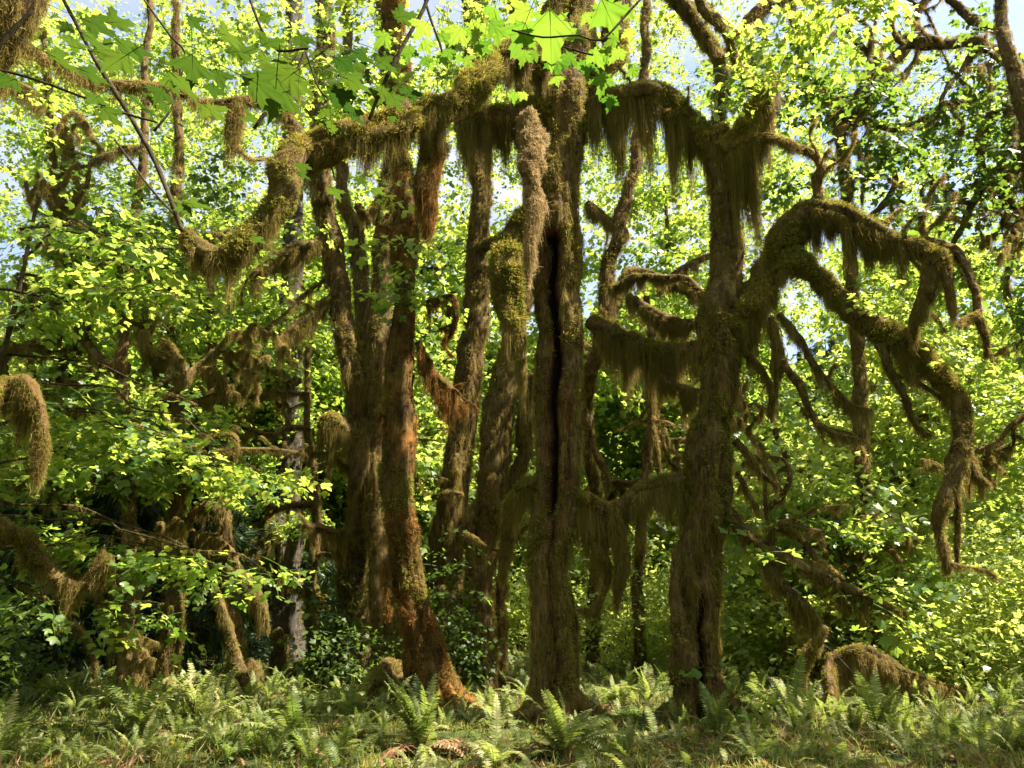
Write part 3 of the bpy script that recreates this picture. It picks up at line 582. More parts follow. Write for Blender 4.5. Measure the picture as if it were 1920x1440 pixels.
crown(t_lean, base_of(c), [pblob(9, 765, 470, 40, 60, 11.4, .15), pblob(6, 750, 570, 30, 50, 11.4, .15), pblob(6, 830, 560, 50, 50, 11.8, .2), pblob(3, 735, 370, 20, 20, 11.5, .1)], name='leafy_sprigs', clump=.12, dens=2)

def simple(label, pts, Y, extra=(), cr=(), name='maple_tree', mat='bark', key='leaf', **op):
    c = groundstart(px(pts, Y)) * np.array([1, 1, 1, .8]); o = {**TR, 'ns': 28, 'burl': 6, 'fuzz': 170, 'shag': 45, **op}
    t, _ = tree(name, label, base_of(c), [('trunk', c, o)] + list(extra), mat=mat)
    if cr: crown(t, base_of(c), [(int(q[0] * .35) if q[1][2] > 11 else q[0], *q[1:]) for q in cr], key, dens=16)
    return t
simple('crooked maple trunk with a sunlit shaggy upper bend, leftmost of the big trunks',
  [(655, 1262, 46, 17), (662, 1200, 36, 16.5), (666, 1100, 33, 16), (668, 1000, 31, 15.5), (675, 900, 25, 15), (676, 800, 25), (666, 700, 27), (650, 630, 24), (638, 560, 22), (628, 480, 24), (610, 400, 26), (600, 330, 24, 14.5), (598, 200, 22), (608, 60, 18), (600, -150, 15)], 17,
  [L_([(665, 860, 12, 15), (645, 805, 17, 14.8), (612, 782, 17, 14.6), (597, 800, 9, 14.6)], 15, drape=620, dlen=(.15, 1.0)),
   L_([(630, 560, 12, 15), (590, 585, 15, 14.6), (550, 610, 14, 14.3), (520, 640, 6, 14)], 15, drape=480, dlen=(.1, .7)),
   L_([(600, 455, 14, 14.6), (560, 470, 16, 14.4), (510, 490, 13, 14.2), (470, 515, 6, 14)], 14.6, drape=560, dlen=(.1, .85)),
   L_([(670, 1010, 10, 15.5), (610, 990, 10, 15), (575, 985, 7, 14.5)], 15.5, drape=90),
   L_([(680, 960, 6, 15.3), (640, 860, 5, 14.8), (560, 850, 5, 14.5), (480, 840, 5, 14), (400, 850, 4, 13.5)], 15.3, drape=90, dlen=(.04, .25)),
   L_([(640, 500, 4, 15), (590, 540, 5, 14.8), (530, 590, 4, 14.5), (480, 630, 3, 14.2)], 15, drape=30),
   L_([(655, 1150, 14, 16.5), (690, 1100, 14, 16.5), (692, 1000, 9, 16.2), (690, 900, 6, 16)], 16.5, drape=0, shag=60)],
  [(260, (-6, 16, 15), (4, 3, 2.5))])
simple('twisting mossy maple trunk rising behind the crooked leftmost one',
  [(705, 1250, 30, 17.5), (700, 1100, 22), (697, 950, 20), (694, 800, 21), (690, 700, 24), (688, 620, 22), (680, 560, 18), (672, 500, 18), (665, 430, 15), (645, 380, 14), (640, 250, 12), (650, 80, 10), (650, -100, 8)], 17.5,
  [L_([(690, 600, 16, 17.3), (715, 540, 16, 17), (730, 450, 15, 16.8), (738, 300, 14, 16.5)], 17.3, drape=60, shag=60)], [(140, (-5, 19, 15), (3, 3, 2))])
simple('slim fibrous maple trunk directly behind the leaning rusty one',
  [(725, 1240, 28, 15), (712, 1100, 20), (706, 950, 20), (704, 800, 22), (710, 680, 24), (716, 560, 24), (722, 430, 24), (735, 330, 20), (737, 200, 24), (730, 60, 26), (722, -100, 22), (715, -400, 14)], 15,
  [L_([(735, 350, 18, 15), (690, 400, 12, 14.6), (670, 380, 9, 14.4)], 15, drape=200)], [(160, (-1.5, 18, 16), (3, 3, 2))])
simple('tall straight maple trunk with a dark shaded face, behind the leaning and thickest trunks',
  [(852, 1245, 40, 17), (842, 1150, 30), (840, 1020, 33), (850, 920, 31), (868, 800, 28), (883, 680, 27), (892, 560, 26), (898, 430, 22), (901, 330, 23), (895, 200, 22), (890, 60, 24), (880, -100, 20), (870, -400, 12)], 17,
  [L_([(835, 1010, 24, 16.8), (848, 930, 14, 16.6), (850, 870, 11, 16.6), (851, 850, 6)], 16.8, drape=0, shag=80),
   L_([(825, 980, 12, 16.8), (838, 935, 16, 16.5), (870, 930, 8)], 16.8, drape=120), L_([(890, 470, 14, 17), (930, 450, 14, 16.5), (965, 445, 10, 16)], 17, drape=200, dlen=(.05, .3)),
   L_([(830, 1110, 16, 16), (860, 1170, 16, 15.5), (885, 1240, 13, 15), (895, 1300, 10, 14.5)], 16, drape=0)], [(160, (0, 20, 16), (4, 3, 2.4))])
simple('slanting maple trunk with sunlit brown fibres, close to the left of the thickest one',
  [(903, 1265, 42, 15), (900, 1180, 34), (902, 1080, 33), (912, 980, 36), (922, 880, 32), (935, 780, 32), (952, 690, 28), (968, 600, 25), (985, 500, 24), (1000, 380, 24), (1000, 250, 22), (975, 100, 20), (960, -100, 18)], 15,
  [L_([(930, 1000, 12, 14.8), (925, 920, 16, 14.6), (920, 890, 8)], 14.8, drape=60, shag=80), L_([(885, 1110, 14, 14.8), (880, 980, 12, 14.6), (884, 940, 9)], 14.8, drape=0, shag=60),
   L_([(930, 1250, 14, 15), (945, 1100, 14, 15.2), (955, 960, 15, 15.2), (985, 800, 18, 15), (995, 700, 12)], 15, drape=0, shag=80)], [(120, (1, 17, 17), (3, 3, 2))])
simple('thin pale maple trunk forking upward between the thickest and rightmost trunks',
  [(1112, 1240, 15, 18), (1118, 1000, 14, 17), (1105, 840, 14, 15.5), (1100, 760, 14), (1112, 690, 18, 14.5), (1135, 600, 20, 14), (1140, 520, 17), (1160, 430, 14), (1180, 350, 13), (1196, 270, 12), (1205, 150, 10), (1215, 0, 9)], 18,
  [L_([(1140, 590, 16, 14), (1165, 535, 16), (1180, 510, 12), (1230, 520, 10), (1310, 555, 8)], 14, drape=260, dlen=(.05, .35)),
   L_([(1100, 770, 12, 15.3), (1108, 830, 10), (1135, 875, 9), (1145, 905, 4)], 15.3, drape=120, dlen=(.05, .3)),
   L_([(1165, 620, 10, 13.8), (1215, 720, 12, 13.8), (1225, 800, 7, 13.8), (1238, 880, 4)], 14, drape=200, dlen=(.05, .5)),
   L_([(1098, 380, 9, 14), (1140, 405, 10), (1180, 440, 6)], 14, drape=300, dlen=(.1, .8)),
   L_([(1235, 540, 8, 14), (1290, 500, 9), (1330, 480, 8)], 14, drape=100), L_([(1300, 640, 5, 14), (1240, 760, 5), (1250, 860, 4), (1290, 880, 3)], 14, drape=60)], [(60, P(1230, 60, 15), (2, 2, 1.2))], fuzz=250)
simple('smooth grey trunked tree with twigs, in the gap left of the crooked maple',
  [(540, 1262, 36, 20), (540, 1150, 31), (541, 1000, 29), (543, 850, 27), (545, 700, 25), (548, 400, 22), (550, 0, 18)], 20,
  [L_([(530, 950, 14, 19.8), (500, 1010, 22, 19.2), (478, 1050, 20, 19), (470, 1090, 8, 19)], 19.8, drape=500, dlen=(.1, .7)),
   L_([(560, 985, 10, 19.8), (600, 990, 9, 19.5), (640, 1010, 8)], 19.8, drape=120)], [(120, (-7.5, 22, 11), (3, 3, 3)), pblob(150, 540, 620, 110, 190, 18.8, .8), pblob(30, 560, 1050, 50, 100, 18.8, .4)], name='grey_trunk_tree', mat='grey', fuzz=40, shag=10, burl=0)
simple('dark slender tree with a mossy drooping arm, standing in the shaded thicket',
  [(447, 1290, 20, 15), (440, 1180, 15), (428, 1080, 15), (420, 980, 14), (410, 880, 12), (400, 700, 10), (395, 500, 8)], 15,
  [L_([(372, 1000, 8, 14.2), (400, 1010, 9, 14.2), (430, 1045, 11, 14.3), (465, 1090, 13, 14.4), (492, 1140, 11, 14.4), (498, 1180, 6, 14.4)], 14.2, drape=560, dlen=(.1, .8)),
   L_([(420, 960, 12, 15), (380, 950, 12, 14.7), (345, 990, 8, 14.5)], 15, drape=100)])
simple('broad brown trunked maple wrapped in shade at the left, behind the layered leaves',
  [(318, 1275, 30, 14.5), (325, 1150, 22), (332, 1000, 20), (328, 850, 17), (318, 700, 15), (325, 500, 12), (335, 300, 10), (330, 0, 7)], 14.5,
  [L_([(335, 890, 16, 14.4), (380, 850, 22, 14), (430, 820, 16, 13.8), (450, 830, 8)], 14.4, drape=620, dlen=(.2, 1.0)), L_([(320, 700, 16, 14.4), (270, 640, 14, 14), (250, 590, 12), (285, 590, 8)], 14.4, drape=420, dlen=(.1, .6)),
   L_([(325, 560, 14, 14.4), (240, 510, 12, 13.8), (160, 520, 12, 13.4), (90, 560, 8, 13)], 14.4, drape=420, dlen=(.1, .8)),
   L_([(330, 800, 12, 14.4), (260, 790, 12, 13.8), (180, 830, 10, 13.4)], 14.4, drape=420, dlen=(.1, .7)),
   L_([(325, 480, 9, 14.4), (400, 440, 9, 14), (470, 470, 7, 13.6)], 14.4, drape=300)],
  [pblob(330, 220, 560, 330, 260, 14, 1.8), pblob(150, 260, 860, 280, 90, 13.2, 1.2)], shag=70)
simple('leftmost mossy maple with forked hanging clumps of brown moss against the sky',
  [(88, 1290, 30, 15), (95, 1150, 22), (105, 1000, 18), (150, 850, 17), (158, 700, 15), (155, 560, 12), (130, 420, 10), (100, 330, 8), (92, 200, 7), (80, 60, 6), (70, -100, 5)], 15,
  [L_([(105, 340, 11, 15), (125, 300, 13, 14.8), (115, 220, 11, 14.8), (98, 185, 8)], 15, drape=160, dlen=(.1, .5), shag=100),
   L_([(135, 420, 13, 15), (150, 360, 15, 14.8), (130, 310, 9)], 15, drape=300, dlen=(.1, .5)),
   L_([(158, 640, 13, 14.8), (135, 650, 18, 14.4), (105, 690, 12, 14.2), (85, 720, 6)], 14.8, drape=620, dlen=(.3, 1.4)),
   L_([(90, 190, 9, 14.8), (30, 160, 10, 14), (-40, 170, 9, 13.5)], 14.8, drape=300, dlen=(.1, .5))],
  [pblob(120, 100, 700, 200, 260, 14, 1.5), (140, (-11, 14, 12.5), (3, 3, 2))], shag=90)

# near maple at the left edge whose limbs and big leaves hang into the picture
c = groundstart(px([(-330, 1700, 70, 6.2), (-320, 1400, 60), (-300, 1000, 56), (-250, 700, 54), (-180, 400, 52), (-90, 180, 48), (0, 60, 38), (70, -30, 28), (120, -200, 20), (160, -420, 12)], 6.2))
FB = lambda pts, Y, **k: ('branch', px(pts, Y) * np.array([1, 1, 1, .62]), {**dict(ns=8, rough=.12, fuzz=0, drape=0, wander=.015, mat='twig'), **k})
NEAR = [
  ('limb', px([(-250, 760, 36, 6.4), (-60, 745, 34, 7.2), (0, 722, 20, 7.5), (40, 718, 17, 7.5), (66, 765, 13, 7.5), (74, 820, 10, 7.5), (68, 880, 4, 7.5)], 7) * THIN, {**LB, 'drape': 420, 'dlen': (.1, .8), 'ns': 16, 'fuzz': 600}),
  ('limb', px([(-280, 960, 34, 6.6), (-60, 975, 28, 8.2), (20, 1005, 24, 8.8), (80, 1050, 19, 9), (125, 1088, 15, 9), (150, 1100, 13, 9), (172, 1080, 12, 9), (186, 1045, 10, 9), (188, 1022, 5, 9)], 7) * THIN, {**LB, 'drape': 300, 'dlen': (.06, .38), 'ns': 16, 'fuzz': 600}),
  ('limb', px([(135, 1100, 8, 9), (118, 1140, 7, 9), (112, 1180, 3, 9)], 9), {**LB, 'drape': 60}), 
  ('limb', px([(172, 1085, 8, 9), (190, 1060, 6, 9), (205, 1040, 4, 9)], 9), {**LB, 'drape': 100}),
  FB([(95, -60, 5, 4.5), (118, 0, 5), (165, 90, 6), (225, 185, 7), (280, 280, 7), (325, 375, 7), (345, 432, 7)], 4.5),
  FB([(215, 265, 3, 4.6), (255, 320, 3.5), (300, 375, 3.5), (340, 415, 3)], 4.6),
  FB([(-20, 128, 4, 4), (60, 148, 4), (150, 180, 4), (235, 212, 4), (300, 230, 3)], 4),
  FB([(285, 245, 4, 4.4), (320, 200, 3.5), (338, 140, 3), (330, 100, 3)], 4.4),
  FB([(575, 92, 5, 3.4), (545, 160, 6), (510, 200, 6), (480, 240, 5)], 3.4),
  FB([(265, -10, 3, 3.2), (320, 70, 3), (345, 100, 3), (338, 150, 2)], 3.2), FB([(470, -10, 4, 3), (495, 60, 4), (520, 95, 4), (575, 92, 4)], 3),
  FB([(812, -20, 6, 3.2), (790, 30, 6), (755, 90, 6), (720, 160, 6), (695, 225, 5)], 3.2),
  FB([(790, -10, 4, 3.2), (805, 40, 4), (822, 85, 4), (828, 110, 2)], 3.2),
  FB([(1240, -60, 4, 2.6), (1180, 20, 4, 2.6), (1130, 80, 3), (1090, 72, 3), (1020, 75, 2.5), (960, 60, 2)], 2.6),
  FB([(1110, 102, 3, 2.9), (1070, 92, 3), (1030, 76, 2.5)], 2.9),
  FB([(650, 200, 3, 3.1), (600, 175, 3), (575, 100, 3)], 3.1), FB([(690, 130, 2.5, 3), (670, 180, 2.5), (655, 215, 2)], 3),
  FB([(60, 20, 5, 5), (20, 60, 8), (-30, 110, 10)], 5),
]
LEAVES = [  # x, y, size px, distance, spin deg, tilt deg, kind
  (1030, -5, 150, 2.6, 175, 25, 1), (1120, -20, 110, 2.7, 150, 35, 1), (990, 30, 90, 2.7, 200, 40, 1), (1040, 90, 62, 3, 170, 15, 1), (1135, 125, 62, 3, 185, 12, 1), (1100, 85, 60, 3, 140, 35, 1),
  (1175, 85, 50, 3, 215, 45, 1), (1165, 65, 40, 3, 240, 60, 1), (1075, 90, 45, 3.1, 200, 30, 1), (1010, 10, 70, 3, 240, 40, 1), (1150, 170, 44, 3, 190, 70, 1), (1180, 120, 40, 3, 150, 60, 1),
  (840, 40, 70, 3.4, 180, 45, 1), (880, 20, 80, 3.5, 160, 50, 1), (910, 65, 50, 3.5, 190, 35, 1), (860, 70, 44, 3.5, 200, 40, 1), (800, 95, 46, 3.6, 170, 45, 1), (770, 75, 50, 3.5, 195, 35, 1),
  (930, 30, 60, 3.6, 175, 55, 1), (820, 90, 46, 3.4, 150, 35, 1), (735, 55, 52, 3.5, 230, 60, 1), (790, 65, 44, 3.5, 160, 30, 1), (965, 165, 34, 4, 180, 40, 1), (990, 170, 28, 4, 220, 50, 1),
  (755, 150, 62, 3.1, 160, 30, 0), (720, 150, 60, 3.1, 200, 60, 0), (725, 165, 50, 3, 150, 20, 0), (690, 105, 60, 3.1, 120, 65, 0), (700, 125, 46, 3.1, 240, 65, 0), (740, 210, 30, 3.2, 200, 40, 0),
  (600, 150, 90, 2.8, 135, 66, 0), (620, 135, 80, 2.8, 110, 62, 0), (575, 120, 100, 2.7, 240, 68, 0), (520, 130, 120, 2.6, 200, 66, 0), (430, 130, 110, 2.5, 120, 70, 0), (300, 120, 90, 2.6, 150, 70, 0),
  (360, 90, 90, 2.5, 200, 66, 0), (250, 95, 90, 2.7, 240, 68, 0), (480, 90, 70, 2.6, 60, 70, 0), (620, 220, 56, 3, 190, 25, 0), (595, 200, 40, 3, 150, 40, 0), (640, 190, 60, 3, 130, 50, 0),
  (400, 60, 70, 2.8, 80, 70, 0), (70, 90, 80, 2.9, 110, 65, 0), (40, 145, 70, 2.9, 250, 65, 0), (330, 380, 60, 4.2, 100, 66, 0), (365, 390, 50, 4.2, 250, 66, 0), (460, 440, 40, 4.4, 130, 60, 0),
  (180, 190, 60, 3.8, 160, 55, 0), (230, 175, 50, 3.8, 100, 66, 0), (570, 300, 38, 4, 200, 60, 0), (550, 320, 32, 4, 120, 60, 0), (615, 345, 44, 4, 160, 50, 0), (690, 350, 36, 4, 130, 55, 0), (685, 330, 30, 4, 220, 40, 0),
  (130, 60, 60, 3.2, 200, 60, 0), (200, 60, 70, 3, 130, 66, 0), (650, 90, 60, 3.2, 100, 66, 0), (510, 175, 60, 3, 180, 68, 0), (310, 160, 60, 3, 220, 68, 0),
]
tn = thing('maple_tree', 'near maple at the left edge, its dark twigs and large leaves hanging across the top', 'tree', base_of(c))
bn = np.array(base_of(c)); ms = Moss()
for pn, cc, op in [('trunk', c, {**TR, 'ns': 24})] + NEAR:
    SEED[0] += 1; op = dict(op); cl = {k: op.pop(k) for k in ('fuzz', 'drape', 'dlen', 'shag', 'tsize') if k in op}; mt = op.pop('mat', 'bark')
    L = limb_geo(cc, seed=SEED[0], **op); link(pn, mesh_np(pn, L.V - bn, [L.Q, L.T3], M[mt]), tn); clothe(L, ms, seed=SEED[0], **cl)
for key, a in ms.d.items():
    scatter('moss_cover' if key[0] == 't' else 'hanging_moss', key, np.concatenate(a[0]), np.concatenate(a[1]), np.concatenate(a[2]), tn, bn)
BIG = []
for k in range(6):
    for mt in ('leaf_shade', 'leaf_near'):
        a = Acc(); V, T = leaf_geo(1, 2, rng.uniform(.1, .5), rng.uniform(.05, .25), .1); a.add(V, T, rng.random())
        V, Fq = thin_tube([[0, -.45, .05], [0, -.15, .02], [0, .16, 0], [0, .38, .0]], [.008, .008, .008, .004], 4); V[:, 2] -= .012; a.add(V, Fq, .8)
        
        for la, ll in ((-128, .42), (-62, .8), (0, .95), (62, .8), (128, .42)):
            q = np.array([[0, .16, -.006], [math.sin(R(la)) * ll * .31, .38 + math.cos(R(la)) * ll * .31 - (.1 if la else 0), -.01], [math.sin(R(la)) * ll * .6, .38 + math.cos(R(la)) * ll * .6, -.02]]); q[:, 2] += -.3 * (q[:, 0] ** 2 + (q[:, 1] - .3) ** 2) * .8
            V, Fq = thin_tube(q, [.005, .003, .001], 3); a.add(V, Fq, 1.0)
        BIG.append(a.mesh('leaf', M[mt]))
for k in range(48):   # smaller leaves filling between the large ones, top centre and upper left
    if k < 22: LEAVES.append((rng.uniform(690, 1230), rng.uniform(-20, 120) + (40 if rng.random() < .3 else 0), rng.uniform(26, 62), rng.uniform(2.8, 4.2), rng.uniform(130, 230), rng.uniform(15, 60), 1))
    else: LEAVES.append((rng.uniform(120, 740), rng.uniform(20, 230), rng.uniform(34, 80), rng.uniform(2.8, 4.2), rng.uniform(60, 260), rng.uniform(50, 70), 0))
def big_leaf(x, y, s, Y, spin, tilt, kind):
    p = P(x, y, Y) - bn; o = link('leaf', BIG[rng.integers(0, 6) * 2 + kind], tn, p)
    # blade faces the viewer when tilt is 0, lies flat when tilt is 90
    m = rotm(0, 0, R(spin)); o.rotation_euler = (0, 0, 0)
    from mathutils import Matrix
    mm = Matrix.Rotation(R(rng.uniform(-35, -8) if kind else rng.uniform(-14, 8)), 4, 'X') @ Matrix.Rotation(R(rng.uniform(-10, 25)), 4, 'Y') @ Matrix.Rotation(R(spin - 180), 4, 'Z')
    o.rotation_euler = mm.to_euler(); sc = RW(x, y, Y, s) * (1.0 if kind else 1.1); o.scale = (sc, sc, sc)
for l in LEAVES: big_leaf(*l)
crown(tn, bn, [(120, (-5, 3, 9.5), (4, 4, 1.6)), (110, (-1, 3, 11.5), (5, 3, 1.6))], dens=24)

# layered near foliage at the left: a young maple, its 280 largest leaves as single leaves
ty_base = np.array([-6.9, 9.4, float(gz(-6.9, 9.4))])
parts = [('trunk', np.array([[*(ty_base - [0, 0, .2]), .07], [-6.85, 9.4, 1.5, .06], [-6.8, 9.5, 3.2, .05], [-6.7, 9.3, 5.0, .035], [-6.6, 9.3, 7, .02]]), dict(ns=10, rough=.2, fuzz=150, wander=.08))]
tips = []
for k in range(15):
    z = 1.4 + 5.2 * k / 14; a = rng.uniform(-.7, .7); ln = rng.uniform(1.8, 4.4); p0 = np.array([-6.8 + rng.normal(0, .05), 9.4, z]); d = np.array([math.cos(a), math.sin(a) * .8, rng.uniform(-.12, .38)])
    q = [p0 + d * ln * t - np.array([0, 0, .25 * t * t * ln]) for t in (0, .35, .7, 1)]; tips.append(q)
    parts.append(('branch', np.array([[*q[0], .022], [*q[1], .016], [*q[2], .01], [*q[3], .005]]), dict(ns=6, rough=.15, fuzz=12, drape=6, dlen=(.03, .2), wander=.16)))
ty, _ = tree('young_maple', 'young maple with flat layers of lit green leaves in front of the shaded left thicket', tuple(ty_base), parts, mat='twig')
LM = [mesh_np('leaf', *(lambda g: (g[0], [g[1]]))(leaf_geo(1, 1, rng.uniform(.1, .5), rng.uniform(0, .25), .12)), M['leaf_lime' if k % 4 == 0 else 'leaf'], True, {'tone': np.full(21, rng.random())}) for k in range(10)] if False else []
for k in range(12):
    a = Acc(); V, T = leaf_geo(1, 1, rng.uniform(.1, .5), rng.uniform(0, .25), .12); a.add(V, T, rng.random()); LM.append(a.mesh('leaf', M['leaf_lime' if k % 4 == 0 else 'leaf']))
for k in range(285):
    q = tips[rng.integers(0, 15)]; t = rng.uniform(.12, 1.02); p = q[0] + (q[3] - q[0]) * t + rng.normal(0, .16, 3) * np.array([1, 1, .45])
    o = link('leaf', LM[rng.integers(0, 12)], ty, p - ty_base); o.rotation_euler = (rng.normal(-.25, .3), rng.normal(0, .3), rng.uniform(0, 6.28)); s = rng.uniform(.13, .22); o.scale = (s, s, s)
ps = []
for q in tips: 
    t = rng.random(16)[:, None]; ps.append(q[0] + (q[3] - q[0]) * (.2 + .85 * t) + rng.normal(0, .2, (16, 3)) * np.array([1, 1, .35]))
ps = np.concatenate(ps); scatter('foliage', 'leaf', ps, np.stack([rng.normal(-.15, .25, len(ps)), rng.normal(0, .25, len(ps)), rng.uniform(0, 6.28, len(ps))], 1), rng.uniform(.7, 1.1, len(ps)), ty, ty_base)

# ------------------------------------------------------------------ background maples
def rand_tree(label, x, Y, h, seed, key='leaf', r=.2, nl=9, reach=3.0, n=420, zlo=2.0, moss=True, group=None, name='maple_tree', lean=0.0):
    g = np.random.default_rng(seed); b = gp(x, Y); ctrl = []
    for t in np.linspace(0, 1, 7): ctrl.append([b[0] + lean * t * h + g.normal(0, .16) * (t > 0) * (1 + t), b[1] + g.normal(0, .15), b[2] - .2 + t * h, r * (1 - .75 * t) * g.uniform(.9, 1.1)])
    ctrl = np.array(ctrl); parts = [('trunk', ctrl, dict(ns=16, rough=.14, flare=.5, fuzz=70, shag=28, tsize=1.5))]; tips = []
    for k in range(nl):
        t = g.uniform(.22, .95); i = t * 6; p0 = np.array([np.interp(i, range(7), ctrl[:, m]) for m in range(3)]); a = g.uniform(0, 6.28); ln = reach * g.uniform(.5, 1.1) * (1.1 - .5 * t)
        d = np.array([math.cos(a), math.sin(a), 0]); up = g.uniform(.1, .7); q = [p0]; 
        for u in (.3, .6, .85, 1): q.append(p0 + d * ln * u + np.array([g.normal(0, .15), g.normal(0, .15), ln * (up * u - .75 * u * u)]))
        rr = r * .34 * (1.1 - .6 * t)
        parts.append(('limb', np.array([[*v, rr * f] for v, f in zip(q, (1, .8, .6, .4, .15))]), dict(ns=8, rough=.25, fuzz=60, drape=110 if moss else 0, dlen=(.06, .6), tsize=1.5, wander=.08)))
        tips += q[2:]
    t_, _ = tree(name, label, tuple(b), parts, group=group)
    n = int(n * (1.5 if Y < 26 and h < 12 else 2.4)); tp = np.array(tips); k = g.integers(0, len(tp), n); p = tp[k] + g.normal(0, 1, (n, 3)) * np.array([.75, .75, .38])
    m = n // 9; u = g.normal(size=(m, 3)); u /= np.linalg.norm(u, axis=1)[:, None]; cz = b[2] + (zlo + h) / 2
    cc = np.array([b[0] + lean * h * .5, b[1], cz]) + u * (g.random(m) ** .4)[:, None] * np.array([reach, reach, (h - zlo) / 2 + .6]); m = int(n * .7); p[:m] = cc[g.integers(0, len(cc), m)] + g.normal(0, 1, (m, 3)) * np.array([.5, .5, .13]) * (1.4 if Y > 24 else 1)
    p = p[p[:, 2] > b[2] + .4]; nn = len(p)
    scatter('crown', key, p, np.stack([g.normal(-.1, .4, nn), g.normal(0, .4, nn), g.uniform(0, 6.28, nn)], 1), g.uniform(.8, 1.5, nn), t_, tuple(b))
    return t_
BG = [
 ('leafy maple filling the gap between the leaning and straight trunks', 815, 24, 9, .16, 3.0, 520), ('bright leaved maple showing between the thickest and rightmost trunks', 1215, 24, 5.0, .15, 2.6, 220),
 ('bright maple low behind the rightmost trunk, its leaves catching full sun', 1500, 17.5, 4.6, .15, 2.6, 330), ('spreading maple behind the long drooping right limbs', 1680, 20, 9.0, .2, 3.2, 400),
 ('maple at the right edge with shaded green leaves', 1990, 17, 11, .22, 3.2, 330), ('tall maple whose leaves hang beneath the sky at upper right', 1800, 26, 16, .25, 4.2, 520),
 ('tall maple with yellow green top leaves above the arched right limb', 1270, 27, 18, .26, 4.0, 760), ('tall maple filling the top between the leaning and straight trunks', 830, 29, 18, .25, 4.2, 760),
 ('tall maple with bright leaves behind the crooked leftmost trunk', 600, 25, 16, .24, 3.8, 720), ('tall maple behind the big left arm with sky through its crown', 400, 22, 13, .22, 3.6, 520),
 ('maple with dim green leaves left of the grey trunk', 430, 26, 9, .2, 3.4, 560), ('maple at the upper left with sky showing in its crown', 150, 24, 15, .24, 4.0, 480),
 ('maple filling the left edge with mid green leaves', -60, 18, 9, .2, 3.2, 560), ('far maple seen low between the crooked and leaning trunks', 705, 34, 10, .2, 3.6, 420),
 ('far maple seen low right of the thickest trunk', 1150, 40, 11, .22, 4.0, 330), ('far maple behind the sunlit shrubs at the right', 1620, 34, 13, .24, 4.5, 620),
 ('far tall maple at the right behind the drooping limb tip', 1900, 38, 17, .25, 5.0, 640), ('far maple behind the slanting brown trunk', 960, 38, 15, .24, 4.6, 560), ('far maple above the shaded left thicket', 260, 36, 15, .24, 4.6, 560), ('far maple with sunny crown behind the twisting trunk', 560, 40, 15, .24, 4.6, 500)]
for i, (lb, x, Y, h, r, rc, n) in enumerate(BG):
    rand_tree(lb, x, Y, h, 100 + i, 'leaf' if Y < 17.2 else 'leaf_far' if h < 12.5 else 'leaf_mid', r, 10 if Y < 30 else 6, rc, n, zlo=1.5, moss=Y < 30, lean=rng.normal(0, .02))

for lb, x, Y, blobs in [
  ('high bright crowned maple behind the middle trunks', 980, 30, [pblob(330, 960, 250, 330, 260, 30, 2), pblob(200, 700, 120, 250, 200, 29, 2)]),
  ('high bright crowned maple behind the arched right limb', 1290, 28, [pblob(330, 1260, 300, 170, 260, 28, 2), pblob(220, 1230, 60, 180, 160, 27, 2)]),
  ('wide green crowned maple against the sky at the upper right', 1650, 22, [pblob(260, 1620, 180, 320, 220, 21, 2), pblob(120, 1850, 330, 200, 200, 22, 2), pblob(120, 1560, 430, 200, 160, 24, 2)]),
  ('green crowned maple over the layered leaves at the upper left', 330, 21, [pblob(200, 420, 330, 260, 200, 20, 2), pblob(200, 240, 160, 300, 200, 20, 2), pblob(160, 60, 420, 160, 120, 20, 2)])]:
    b = gp(x, Y); h = 9
    ctrl = np.array([[b[0] + rng.normal(0, .2), b[1], b[2] + z, .2 * (1 - z / 16)] for z in (-.2, 2, 4, 6.5, 9, 12)])
    t_, _ = tree('maple_tree', lb, tuple(b), [('trunk', ctrl, dict(ns=14, rough=.15, fuzz=60, shag=25, tsize=1.5, wander=.2))]); crown(t_, b, blobs, clump=.8, layer=.2, dens=9)

# the forest goes on beside and behind the viewer
for i, (lb, X, Y, h, rc) in enumerate([('maple standing behind the viewer at the left', -6, -7, 14, 4.5), ('maple standing straight behind the viewer', 1, -9, 15, 5), ('maple standing behind the viewer at the right', 8, -8, 13, 4.5),
      ('maple beside the viewer at the far left', -12, 1, 14, 4.5), ('maple beside the viewer at the far right', 13, 1, 12, 4.2), ('second maple back from the viewer, its crown closing the sky', -2, -16, 16, 6), ('outer maple at the right of the stand', 17, 9, 12, 4.5), ('outer maple at the left of the stand', -16, 9, 15, 4.5)]):
    tt = rand_tree(lb, 960 + X / max(abs(Y), .1) * F_PX * (1 if Y > 0 else -1), Y, h, 200 + i, 'leaf_far', .25, 7, rc, 420, zlo=2.5, moss=False)
    if i == 4: crown(tt, tuple(tt.location), [(190, (11.2, 7.4, 11.5), (3.8, 1.5, 1.2)), (60, (4.8, 6.3, 11.5), (3.2, .5, .6))], 'leaf_far', name='crown', clump=.6, dens=20)  # unseen leaf clumps added on the sun's path to shade the ground

